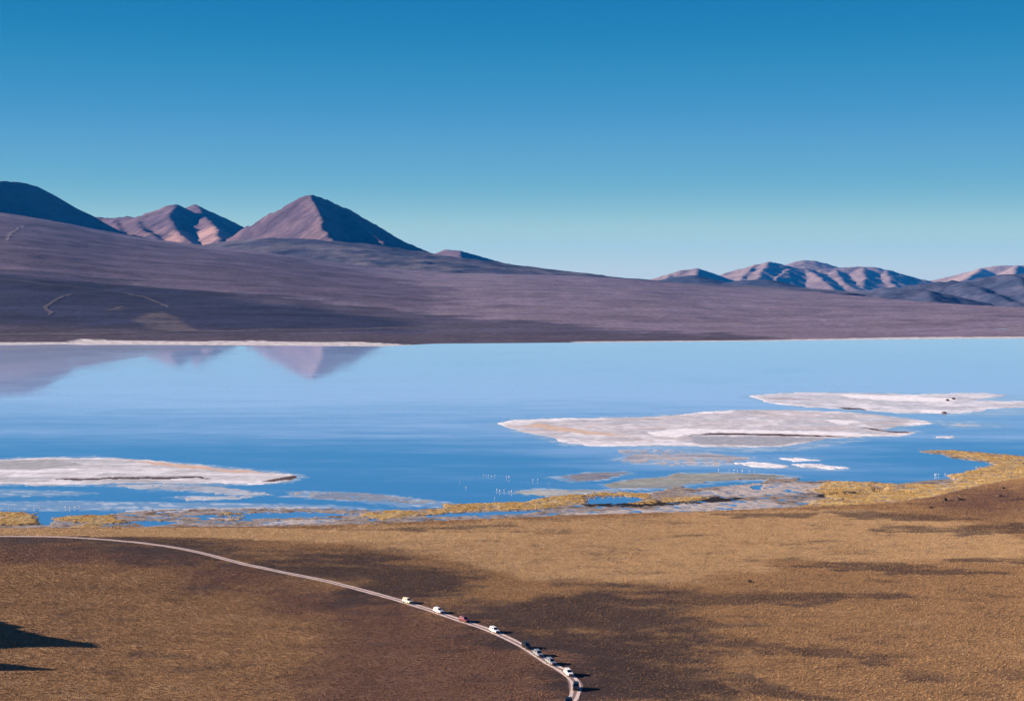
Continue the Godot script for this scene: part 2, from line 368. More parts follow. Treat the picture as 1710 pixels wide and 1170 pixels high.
func make_slope() -> void:
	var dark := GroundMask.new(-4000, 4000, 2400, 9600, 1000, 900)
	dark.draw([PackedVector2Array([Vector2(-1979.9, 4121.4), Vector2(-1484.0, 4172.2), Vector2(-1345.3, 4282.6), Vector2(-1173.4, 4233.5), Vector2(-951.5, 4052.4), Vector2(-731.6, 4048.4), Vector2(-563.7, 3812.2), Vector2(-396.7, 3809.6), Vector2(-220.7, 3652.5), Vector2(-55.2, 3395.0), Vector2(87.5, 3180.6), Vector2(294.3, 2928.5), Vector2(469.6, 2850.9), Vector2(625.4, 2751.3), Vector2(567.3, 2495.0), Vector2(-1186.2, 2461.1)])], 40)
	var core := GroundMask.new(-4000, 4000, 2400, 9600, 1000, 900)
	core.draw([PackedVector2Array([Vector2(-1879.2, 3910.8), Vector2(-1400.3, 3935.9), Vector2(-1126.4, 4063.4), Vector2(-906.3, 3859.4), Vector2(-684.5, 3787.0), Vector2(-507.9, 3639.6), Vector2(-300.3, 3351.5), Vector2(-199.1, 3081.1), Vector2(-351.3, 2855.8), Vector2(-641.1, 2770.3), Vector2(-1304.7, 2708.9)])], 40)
	var purple := GroundMask.new(-4000, 4000, 2400, 9600, 1000, 900)
	purple.draw([PackedVector2Array([Vector2(-3893.9, 8125.3), Vector2(-2691.8, 7582.7), Vector2(-2039.7, 7494.5), Vector2(-1653.8, 7578.5), Vector2(-1103.2, 7472.6), Vector2(-609.4, 6812.3), Vector2(-196.9, 4978.7), Vector2(-255.2, 3952.7), Vector2(-423.3, 3985.5), Vector2(-757.7, 4193.2), Vector2(-975.8, 4156.4), Vector2(-1202.0, 4337.3), Vector2(-1383.3, 4404.1), Vector2(-2015.9, 4196.8)])], 26)
	var salt := GroundMask.new(-4000, 4000, 2400, 9600, 2000, 1500)
	salt.draw([PackedVector2Array([Vector2(-1249.6, 2593.8), Vector2(-923.5, 2589.4), Vector2(-803.4, 2620.6), Vector2(-798.5, 2659.0), Vector2(-720.7, 2638.1), Vector2(-604.8, 2612.5), Vector2(-475.2, 2618.8), Vector2(-362.5, 2594.0), Vector2(-276.1, 2595.8), Vector2(-208.4, 2562.4), Vector2(-175.4, 2547.6), Vector2(-222.1, 2475.9), Vector2(-368.3, 2486.9), Vector2(-585.8, 2530.2), Vector2(-797.9, 2533.0), Vector2(-1218.8, 2529.2)]), PackedVector2Array([Vector2(116.4, 2658.1), Vector2(484.7, 2734.6), Vector2(632.9, 2784.3), Vector2(765.9, 2847.3), Vector2(1024.7, 2873.7), Vector2(1252.8, 2874.6), Vector2(1214.0, 2785.3), Vector2(741.1, 2754.9), Vector2(500.1, 2694.4), Vector2(115.4, 2633.9)])], 2)
	var wash := GroundMask.new(-4000, 4000, 2400, 9600, 1600, 1400)
	wash.draw([PackedVector2Array([Vector2(-805.0, 3258.2), Vector2(-765.2, 3204.9), Vector2(-714.7, 3090.0), Vector2(-661.2, 2910.0), Vector2(-603.5, 2810.4), Vector2(-675.3, 2816.8), Vector2(-742.8, 2897.1), Vector2(-804.2, 3062.8), Vector2(-795.1, 3127.8)]), strip(PackedVector2Array([Vector2(-1167.1, 7905.9), Vector2(-992.9, 8093.1), Vector2(-820.7, 9177.5)]), 60), strip(PackedVector2Array([Vector2(-398.1, 6171.2), Vector2(-12.1, 5803.8), Vector2(331.0, 5482.5), Vector2(567.4, 5562.2)]), 40), strip(PackedVector2Array([Vector2(-605.9, 6196.3), Vector2(-251.9, 6371.5)]), 30), strip(PackedVector2Array([Vector2(-904.7, 3240.9), Vector2(-906.7, 3348.4)]), 16)], 2)
	var us := PackedFloat32Array()
	for i in 321:
		us.append(lerpf(-0.46, 0.46, i / 320.0))
	var nr := 230
	var v := PackedVector3Array()
	var c := PackedColorArray()
	for j in nr:
		for u in us:
			var s := slope_at(u)
			var d := 0.0
			if j < 25:
				d = s.x - 60.0 + j * 16.0
			else:
				var t := (j - 25.0) / (nr - 26.0)
				d = s.x + 340.0 + pow(t, 1.25) * (s.y + 2600.0 - s.x - 340.0)
			var x := u * d
			var n := noise_a.get_noise_2d(x * 0.0016 + d * 0.0005, d * 0.0034 - x * 0.0013)
			var n2 := noise_b.get_noise_2d(x * 0.0060 + 40.0, d * 0.0120 - x * 0.0050)
			var n3 := noise_b.get_noise_2d(x * 0.004, d * 0.004)
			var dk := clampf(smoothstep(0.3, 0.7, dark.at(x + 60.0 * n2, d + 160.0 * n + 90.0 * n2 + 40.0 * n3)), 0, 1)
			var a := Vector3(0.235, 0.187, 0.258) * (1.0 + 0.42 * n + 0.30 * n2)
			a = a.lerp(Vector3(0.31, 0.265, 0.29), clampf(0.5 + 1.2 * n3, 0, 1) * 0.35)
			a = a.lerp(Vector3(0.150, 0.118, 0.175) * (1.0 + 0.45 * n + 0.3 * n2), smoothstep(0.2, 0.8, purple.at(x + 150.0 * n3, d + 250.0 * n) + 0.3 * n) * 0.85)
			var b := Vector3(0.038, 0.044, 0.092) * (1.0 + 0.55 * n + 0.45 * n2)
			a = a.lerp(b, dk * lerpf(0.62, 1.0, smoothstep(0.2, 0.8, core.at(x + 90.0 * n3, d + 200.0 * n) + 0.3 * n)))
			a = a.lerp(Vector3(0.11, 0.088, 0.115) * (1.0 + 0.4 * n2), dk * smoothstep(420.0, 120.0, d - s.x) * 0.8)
			a = a.lerp(Vector3(0.25, 0.20, 0.19), clampf(wash.at(x + 14.0 * n2, d + 30.0 * n3) * 1.1, 0, 1) * 0.5 * clampf(0.8 + 0.9 * n2, 0, 1))
			a = a.lerp(Vector3(0.78, 0.74, 0.72), smoothstep(0.3, 0.6, salt.at(x, d) + 0.25 * n2 * (1.0 if u < 0.05 else 0.5)) * 0.95)
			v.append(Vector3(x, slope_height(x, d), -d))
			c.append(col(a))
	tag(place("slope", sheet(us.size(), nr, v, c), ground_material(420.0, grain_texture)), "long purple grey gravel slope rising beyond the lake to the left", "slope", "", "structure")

# Pale beds of dry streams and a far track, lying on the slope.
func wash_bed(label: String, line: PackedVector2Array, width: float, tone: Vector3) -> void:
	var p := smooth_line(line, 9.0)
	var v := PackedVector3Array()
	var c := PackedColorArray()
	for k in p.size():
		var t := (p[mini(k + 1, p.size() - 1)] - p[maxi(k - 1, 0)]).normalized()
		var s := Vector2(-t.y, t.x)
		var w := width * (1.0 + 0.7 * noise_b.get_noise_1d(k * 0.11 + width)) * clampf(minf(k, p.size() - 1.0 - k) / 8.0, 0.15, 1.0)
		for i in 4:
			var q := p[k] + s * (w * (i / 3.0 - 0.5) + 8.0 * noise_a.get_noise_1d(k * 0.06))
			v.append(Vector3(q.x, slope_height(q.x, q.y) + 0.5, -q.y))
			c.append(col(tone * (1.0 + 0.4 * noise_b.get_noise_2d(q.x * 0.02, q.y * 0.02))))
	tag(place("dry_wash", sheet(4, p.size(), v, c), ground_material(200.0, grain_texture)), label, "dry wash", "pale dry washes on the slope", "structure")

func make_washes() -> void:
	var t := Vector3(0.135, 0.122, 0.145)
	wash_bed("long pale wash crossing the dark gravel from the left edge", PackedVector2Array([Vector2(-1477.7, 3880.9), Vector2(-1374.5, 3862.9), Vector2(-1264.8, 3822.3), Vector2(-1152.2, 3817.8), Vector2(-1058.6, 3823.6), Vector2(-968.4, 3691.3), Vector2(-907.5, 3601.7), Vector2(-856.8, 3504.3), Vector2(-804.6, 3370.6)]), 14, t)
	wash_bed("thin pale track running level just above the far shore", PackedVector2Array([Vector2(-1034.5, 2711.4), Vector2(-965.3, 2707.4), Vector2(-837.9, 2733.7), Vector2(-649.5, 2806.6), Vector2(-514.0, 2834.2), Vector2(-357.2, 2904.5), Vector2(-196.5, 3040.4), Vector2(58.3, 3107.6), Vector2(291.0, 3102.1)]), 20, t * 1.1)
	wash_bed("small zigzag wash in the dark gravel at far left", PackedVector2Array([Vector2(-1102.1, 3601.2), Vector2(-1093.0, 3476.3), Vector2(-1065.5, 3309.1), Vector2(-1045.8, 3222.6), Vector2(-1000.5, 3114.3), Vector2(-983.3, 3052.5)]), 10, t * 1.1)
	wash_bed("pale hooked gully below the flat topped mountain", PackedVector2Array([Vector2(-1940.9, 5527.0), Vector2(-2005.6, 5725.5), Vector2(-2117.5, 6089.5), Vector2(-2246.9, 6556.6), Vector2(-2339.7, 6912.0)]), 16, Vector3(0.31, 0.26, 0.27))
	wash_bed("short pale wash near the middle of the dark gravel", PackedVector2Array([Vector2(-901.7, 3225.5), Vector2(-909.1, 3291.2), Vector2(-911.0, 3364.6)]), 14, t)

# Mountains are raised from their crests: each crest is a line of points, and the flanks fall away from it.
func mountain(called: String, label: String, crests: Array, k: float, reach: float, base: float, cells: Vector2i, rough: float, freq: float, tones: Array, tex_m := 500.0, hollow := 1.35, patches := []) -> MeshInstance3D:
	var segs := []
	var lo := Vector2(1e9, 1e9)
	var hi := Vector2(-1e9, -1e9)
	for cr: PackedVector3Array in crests:
		for i in cr.size():
			lo = lo.min(Vector2(cr[i].x, cr[i].z))
			hi = hi.max(Vector2(cr[i].x, cr[i].z))
			if i + 1 < cr.size():
				segs.append([Vector2(cr[i].x, cr[i].z), Vector2(cr[i + 1].x, cr[i + 1].z), cr[i].y, cr[i + 1].y])
	lo -= Vector2(reach, reach)
	hi += Vector2(reach, reach)
	var v := PackedVector3Array()
	var c := PackedColorArray()
	var amp := 0.0
	for s in segs:
		amp = maxf(amp, maxf(s[2], s[3]) - base)
	for j in cells.y:
		for i in cells.x:
			var p := Vector2(lerpf(lo.x, hi.x, i / (cells.x - 1.0)), lerpf(lo.y, hi.y, j / (cells.y - 1.0)))
			var wx := noise_a.get_noise_2d(p.x * freq, p.y * freq)
			var wz := noise_a.get_noise_2d(p.x * freq + 31.0, p.y * freq - 17.0)
			var q := p + Vector2(wx, wz) * rough * amp * 0.9
			var h := base - 400.0
			for s in segs:
				var a: Vector2 = s[0]
				var ab: Vector2 = s[1] - a
				var t := clampf((q - a).dot(ab) / maxf(ab.length_squared(), 1.0), 0.0, 1.0)
				var dist := q.distance_to(a + ab * t)
				var top := lerpf(s[2], s[3], t) - base
				var f := 1.0 - k * dist / (hollow * maxf(top, 1.0))
				var y := base + (top * pow(f, hollow) if f > 0.0 else -k * 0.3 * (dist - hollow * top / k))
				# crests blend a little where they meet
				var m := 0.03 * amp
				var e := clampf(0.5 + 0.5 * (y - h) / m, 0.0, 1.0)
				h = lerpf(h, y, e) + m * e * (1.0 - e) * 0.5
			var up := clampf((h - base) / amp, 0.0, 1.0)
			var g := noise_r.get_noise_2d(p.x * freq * 1.6, p.y * freq * 1.1)
			h += (g - 0.25) * rough * amp * 0.55 * (4.0 * up * (1.0 - up) * 0.8 + 0.12)
			h += noise_b.get_noise_2d(p.x * freq * 9.0, p.y * freq * 9.0) * rough * amp * 0.07
			v.append(Vector3(p.x, h, p.y))
			var n := noise_b.get_noise_2d(p.x * freq * 1.1 + 9.0, p.y * freq * 1.1)
			var n2 := noise_a.get_noise_2d(p.x * freq * 6.0, p.y * freq * 6.0 + 50.0)
			var tone: Vector3 = tones[0]
			tone = tone.lerp(tones[1], smoothstep(-0.25, 0.35, n + 0.4 * n2))
			for pt in patches:
				tone = tone.lerp(pt[2], smoothstep(1.1, 0.75, p.distance_to(pt[0]) / pt[1] + 0.35 * n2 + 0.2 * wx))
			c.append(col(tone * (1.0 + 0.22 * n2)))
	var o := place(called, sheet(cells.x, cells.y, v, c, -230.0), ground_material(tex_m, grain_texture))
	tag(o, label, called.split("_")[0], "", "structure")
	return o

func make_mountains() -> void:
	var brown := [Vector3(0.125, 0.090, 0.130), Vector3(0.185, 0.130, 0.160)]
	var rose := [Vector3(0.26, 0.195, 0.205), Vector3(0.33, 0.245, 0.24)]
	var shaded_rock := [Vector3(0.066, 0.084, 0.150), Vector3(0.10, 0.108, 0.175)]  # dark bluish rock, with the shade on the right-hand hills put into its colour
	mountain("mountain", "broad flat topped dark blue mountain at the left edge", [
		PackedVector3Array([Vector3(-6347.7, 781.3, -12000.0), Vector3(-5590.4, 898.0, -12200.0), Vector3(-4910.3, 931.1, -12400.0), Vector3(-4502.5, 950.6, -12700.0), Vector3(-4393.5, 954.0, -13000.0), Vector3(-4374.3, 934.7, -13300.0), Vector3(-4361.5, 874.4, -13600.0), Vector3(-4375.0, 809.6, -14000.0), Vector3(-4334.2, 718.2, -14600.0), Vector3(-4198.9, 597.9, -15200.0), Vector3(-4012.4, 502.9, -15700.0)])],
		0.60, 2400, 60, Vector2i(190, 170), 0.03, 0.0011, brown)
	mountain("mountain", "pair of close purple peaks with a pink slope between the massif and the cone", [
		PackedVector3Array([Vector3(-5230.7, 736.2, -17136.0), Vector3(-5016.1, 807.1, -17136.0), Vector3(-4887.9, 814.2, -17136.0), Vector3(-4694.1, 787.6, -17000.0), Vector3(-4466.0, 790.8, -16728.0), Vector3(-4284.1, 780.0, -16456.0), Vector3(-4044.3, 855.6, -16320.0), Vector3(-3908.2, 909.6, -16320.0), Vector3(-3826.7, 923.1, -16320.0), Vector3(-3772.5, 864.7, -16524.0), Vector3(-3676.4, 768.3, -16864.0)]),
		PackedVector3Array([Vector3(-3826.7, 923.1, -16320.0), Vector3(-3720.8, 760.5, -15640.0), Vector3(-3498.5, 609.0, -14960.0), Vector3(-3257.7, 480.5, -14280.0)]), PackedVector3Array([Vector3(-4284.1, 780.0, -16456.0), Vector3(-3957.6, 634.9, -15368.0), Vector3(-3585.6, 499.4, -14552.0)]), PackedVector3Array([Vector3(-4694.1, 787.6, -17000.0), Vector3(-4281.3, 618.1, -15640.0), Vector3(-3906.0, 502.9, -14688.0)]),
		PackedVector3Array([Vector3(-3947.3, 895.9, -17544.0), Vector3(-3829.0, 969.1, -17408.0), Vector3(-3685.4, 889.9, -17408.0), Vector3(-3569.4, 816.1, -17544.0), Vector3(-3440.7, 738.3, -17816.0), Vector3(-3268.6, 672.8, -18088.0)]), PackedVector3Array([Vector3(-3829.0, 969.1, -17408.0), Vector3(-3473.8, 796.0, -16184.0), Vector3(-3210.2, 685.8, -15368.0), Vector3(-2980.3, 565.7, -14552.0), Vector3(-2819.2, 424.4, -13872.0)])],
		0.50, 2040, 60, Vector2i(200, 190), 0.07, 0.000956, [brown[0], Vector3(0.20, 0.135, 0.16)], 500.0, 1.35, [[flat2(PackedVector3Array([Vector3(-3083.5, 523.5, -14552.0)])[0]), 480.0, Vector3(0.40, 0.26, 0.25)]])
	mountain("mountain", "tall purple cone peak standing alone with its right flank in blue shade", [
		PackedVector3Array([Vector3(-2740.7, 570.1, -14500.0), Vector3(-2631.2, 605.4, -14300.0), Vector3(-2429.6, 686.2, -14100.0), Vector3(-2178.9, 792.3, -14000.0), Vector3(-2033.0, 873.3, -14000.0), Vector3(-1986.4, 890.6, -14000.0), Vector3(-1934.1, 896.4, -14000.0), Vector3(-1868.5, 880.7, -14030.0), Vector3(-1802.7, 853.2, -14060.0), Vector3(-1644.5, 776.0, -14150.0), Vector3(-1454.7, 682.4, -14300.0), Vector3(-1260.6, 562.6, -14450.0), Vector3(-1061.8, 452.2, -14600.0), Vector3(-947.1, 393.5, -14700.0), Vector3(-867.6, 352.3, -14800.0), Vector3(-786.9, 298.2, -14900.0)]),
		PackedVector3Array([Vector3(-1945.7, 896.4, -14000.0), Vector3(-1868.2, 790.1, -13600.0), Vector3(-1770.0, 683.2, -13200.0), Vector3(-1695.8, 570.9, -12800.0), Vector3(-1584.2, 461.8, -12300.0), Vector3(-1422.2, 389.4, -11800.0)]), PackedVector3Array([Vector3(-1644.5, 776.0, -14150.0), Vector3(-1452.2, 595.3, -13500.0), Vector3(-1134.7, 420.1, -12700.0)]), PackedVector3Array([Vector3(-2631.2, 605.4, -14300.0), Vector3(-2469.2, 508.7, -13600.0)])],
		0.66, 1700, 60, Vector2i(230, 200), 0.05, 0.0013, brown, 500.0, 1.2)
	mountain("hill", "low apron hill in painted blue shade at the foot of the purple cone", [
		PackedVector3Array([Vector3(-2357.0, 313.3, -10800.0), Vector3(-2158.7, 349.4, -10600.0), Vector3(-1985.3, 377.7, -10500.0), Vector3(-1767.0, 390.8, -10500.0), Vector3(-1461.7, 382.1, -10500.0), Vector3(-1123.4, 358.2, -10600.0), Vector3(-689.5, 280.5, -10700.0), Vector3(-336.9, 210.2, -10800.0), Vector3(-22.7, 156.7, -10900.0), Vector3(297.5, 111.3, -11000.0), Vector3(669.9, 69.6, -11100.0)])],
		0.16, 1600, 60, Vector2i(180, 70), 0.09, 0.0014, [Vector3(0.085, 0.085, 0.135), Vector3(0.21, 0.185, 0.21)])  # blue shade and lit streaks of the apron are put into these tones
	mountain("hill", "small brown hump on the skyline right of the purple cone", [
		PackedVector3Array([Vector3(-1207.1, 352.6, -20300.0), Vector3(-1034.9, 409.8, -19600.0), Vector3(-862.9, 451.0, -18700.0), Vector3(-643.8, 420.6, -17800.0), Vector3(-413.9, 358.0, -18100.0), Vector3(-153.9, 286.3, -18500.0), Vector3(78.2, 218.7, -18800.0), Vector3(359.5, 148.9, -19200.0)]), PackedVector3Array([Vector3(-643.8, 420.6, -17800.0), Vector3(-583.4, 251.3, -16900.0)])],
		0.42, 900, 60, Vector2i(110, 70), 0.03, 0.0014, brown)
	# ranges far to the right
	mountain("mountain", "small pink peak at the left end of the distant range", [
		PackedVector3Array([Vector3(2005.1, -2.0, -23500.0), Vector3(2249.4, 37.1, -23500.0), Vector3(2493.4, 115.2, -23500.0), Vector3(2786.2, 203.1, -23500.0), Vector3(3030.4, 232.4, -23500.0), Vector3(3204.6, 164.4, -23700.0), Vector3(3445.6, 75.1, -24000.0), Vector3(3676.2, 4.3, -24200.0)]), PackedVector3Array([Vector3(3030.4, 232.4, -23500.0), Vector3(2749.1, 16.3, -21800.0), Vector3(2579.0, -84.5, -21000.0)]), PackedVector3Array([Vector3(2591.1, 134.8, -23500.0), Vector3(2289.3, -21.3, -22000.0)])],
		0.38, 1800, -150, Vector2i(120, 100), 0.07, 0.0010, rose, 900.0)
	mountain("mountain", "distant range of folded pink and lilac peaks on the horizon", [
		PackedVector3Array([Vector3(3607.9, 61.4, -25500.0), Vector3(3978.4, 178.0, -25500.0), Vector3(4295.6, 294.5, -25500.0), Vector3(4560.3, 347.4, -25500.0), Vector3(4738.1, 327.0, -25600.0), Vector3(4969.0, 253.6, -25800.0)]),
		PackedVector3Array([Vector3(5147.6, 273.5, -27500.0), Vector3(5432.5, 376.3, -27500.0), Vector3(5603.8, 399.1, -27500.0), Vector3(5798.3, 387.7, -27500.0), Vector3(6026.7, 331.3, -27600.0), Vector3(6302.7, 240.5, -27800.0)]),
		PackedVector3Array([Vector3(5787.4, 246.1, -26500.0), Vector3(6338.3, 268.1, -26500.0), Vector3(6691.2, 257.1, -26500.0), Vector3(7027.2, 191.3, -26600.0), Vector3(7326.7, 91.6, -26800.0), Vector3(7697.2, 12.8, -27000.0), Vector3(8094.9, -55.9, -27200.0)]),
		PackedVector3Array([Vector3(4560.3, 347.4, -25500.0), Vector3(4143.9, 154.9, -24000.0), Vector3(3862.1, 11.3, -22800.0)]), PackedVector3Array([Vector3(4295.6, 294.5, -25500.0), Vector3(3726.1, 46.9, -23500.0)]), PackedVector3Array([Vector3(5299.8, 233.0, -26000.0), Vector3(4815.2, 218.5, -25000.0), Vector3(4200.2, 9.3, -23200.0)]), PackedVector3Array([Vector3(5299.6, 243.8, -26000.0), Vector3(5169.4, 155.9, -24800.0), Vector3(5136.8, 26.9, -23600.0), Vector3(5125.5, -102.5, -22800.0)]),
		PackedVector3Array([Vector3(5930.7, 212.7, -26400.0), Vector3(5576.6, 84.3, -24500.0), Vector3(5456.4, -67.9, -23200.0)]), PackedVector3Array([Vector3(6448.6, 257.1, -26500.0), Vector3(6000.9, 64.2, -24400.0), Vector3(5698.5, -89.0, -23400.0)]), PackedVector3Array([Vector3(6890.2, 213.1, -26500.0), Vector3(6459.8, 43.2, -24600.0), Vector3(6283.3, -108.5, -23400.0)])],
		0.33, 2300, -150, Vector2i(260, 170), 0.09, 0.0010, rose, 900.0)
	mountain("mountain", "pale pink ridge at the right edge behind the dark hills", [
		PackedVector3Array([Vector3(7786.3, -116.1, -29000.0), Vector3(8388.2, -7.6, -29000.0), Vector3(8989.7, 113.0, -29000.0), Vector3(9469.9, 257.5, -29000.0), Vector3(9770.6, 305.7, -29000.0), Vector3(10433.8, 317.7, -29000.0), Vector3(11398.3, 341.8, -29000.0)]), PackedVector3Array([Vector3(9469.9, 257.5, -29000.0), Vector3(8531.3, 80.5, -26800.0), Vector3(7801.6, -65.8, -25500.0)]), PackedVector3Array([Vector3(10192.6, 317.7, -29000.0), Vector3(9207.7, 81.0, -26500.0)])],
		0.40, 1900, -150, Vector2i(120, 90), 0.07, 0.0009, [Vector3(0.38, 0.28, 0.25), Vector3(0.45, 0.34, 0.30)], 900.0)
	mountain("hill", "hills in painted navy shade at the right edge beyond the slope", [
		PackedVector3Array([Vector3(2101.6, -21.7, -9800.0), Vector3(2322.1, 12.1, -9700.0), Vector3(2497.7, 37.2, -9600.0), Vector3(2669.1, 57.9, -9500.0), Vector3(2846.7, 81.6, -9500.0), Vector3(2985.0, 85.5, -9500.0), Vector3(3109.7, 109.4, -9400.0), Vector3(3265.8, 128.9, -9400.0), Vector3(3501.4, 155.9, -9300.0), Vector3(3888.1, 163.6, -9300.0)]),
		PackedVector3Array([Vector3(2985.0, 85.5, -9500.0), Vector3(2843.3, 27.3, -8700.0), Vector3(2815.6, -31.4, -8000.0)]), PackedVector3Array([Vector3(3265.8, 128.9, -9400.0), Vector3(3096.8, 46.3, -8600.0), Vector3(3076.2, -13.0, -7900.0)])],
		0.27, 900, -120, Vector2i(150, 110), 0.10, 0.0022, shaded_rock)
	mountain("hill", "rounded knoll in painted blue shade in front of the navy hills", [
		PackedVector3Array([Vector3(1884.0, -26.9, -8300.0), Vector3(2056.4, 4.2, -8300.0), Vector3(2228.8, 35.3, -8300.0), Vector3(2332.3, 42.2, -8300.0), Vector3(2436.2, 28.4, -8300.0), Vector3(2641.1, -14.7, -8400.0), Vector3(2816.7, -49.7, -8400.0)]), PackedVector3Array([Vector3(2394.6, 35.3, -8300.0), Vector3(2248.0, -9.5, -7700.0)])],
		0.25, 700, -120, Vector2i(110, 80), 0.10, 0.0028, shaded_rock)
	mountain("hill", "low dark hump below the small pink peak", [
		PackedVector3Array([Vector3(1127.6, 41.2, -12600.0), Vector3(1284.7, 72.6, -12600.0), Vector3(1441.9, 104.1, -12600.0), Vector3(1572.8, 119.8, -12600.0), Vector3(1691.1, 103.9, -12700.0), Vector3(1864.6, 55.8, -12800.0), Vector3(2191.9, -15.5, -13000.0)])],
		0.25, 700, -60, Vector2i(90, 60), 0.06, 0.0022, shaded_rock)
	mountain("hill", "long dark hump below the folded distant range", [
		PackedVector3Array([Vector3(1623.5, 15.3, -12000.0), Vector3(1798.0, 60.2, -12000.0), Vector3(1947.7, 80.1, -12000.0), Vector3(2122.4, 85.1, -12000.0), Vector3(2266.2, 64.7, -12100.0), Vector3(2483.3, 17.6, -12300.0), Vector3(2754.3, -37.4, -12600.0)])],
		0.25, 700, -60, Vector2i(90, 60), 0.06, 0.0022, shaded_rock)

# ------------------------------------------------------------------ the plain

var edge_line := PackedVector2Array([Vector2(-424.5, 694.6), Vector2(-250.0, 696.2), Vector2(-206.4, 697.1), Vector2(-163.1, 699.5), Vector2(-110.8, 703.7), Vector2(-64.5, 714.9), Vector2(-16.8, 727.2), Vector2(45.2, 741.9), Vector2(102.5, 751.4), Vector2(158.9, 765.1), Vector2(202.8, 773.1), Vector2(233.6, 789.7), Vector2(271.6, 825.1), Vector2(307.8, 858.7), Vector2(542.2, 895.2)])
func plain_edge(x: float) -> float:
	var e := edge_line
	if x <= e[0].x:
		return e[0].y
	for k in range(1, e.size()):
		if x <= e[k].x:
			return lerpf(e[k - 1].y, e[k].y, (x - e[k - 1].x) / (e[k].x - e[k - 1].x))
	return e[e.size() - 1].y

func plain_base(x: float, d: float) -> float:
	var e := plain_edge(x) - d
	var h := 0.6 + (0.011 * e if e > 0.0 else maxf(-0.45, 0.03 * e))
	h += 4.0 * exp(-pow((x + 190.0) / 110.0, 2) - pow((d - 600.0) / 80.0, 2)) + 5.0 * exp(-pow((x - 340.0) / 110.0, 2) - pow((d - 800.0) / 70.0, 2))
	if d < 430.0:
		h += 113.0 * pow(1.0 - d / 430.0, 2)
	return h

func plain_height(x: float, d: float) -> float:
	return plain_base(x, d) + 0.10 * noise_a.get_noise_2d(x * 0.05, d * 0.05)

var m_dark: GroundMask
var m_red: GroundMask
var m_pale: GroundMask
var m_road: GroundMask
var m_streak: GroundMask
var m_band: GroundMask
var m_mat: GroundMask
var road_line: PackedVector2Array

func ground_mask(polys: Array, blur: int) -> GroundMask:
	var g := GroundMask.new(-480, 480, 390, 1110, 1200, 720)
	g.draw(polys, blur)
	return g

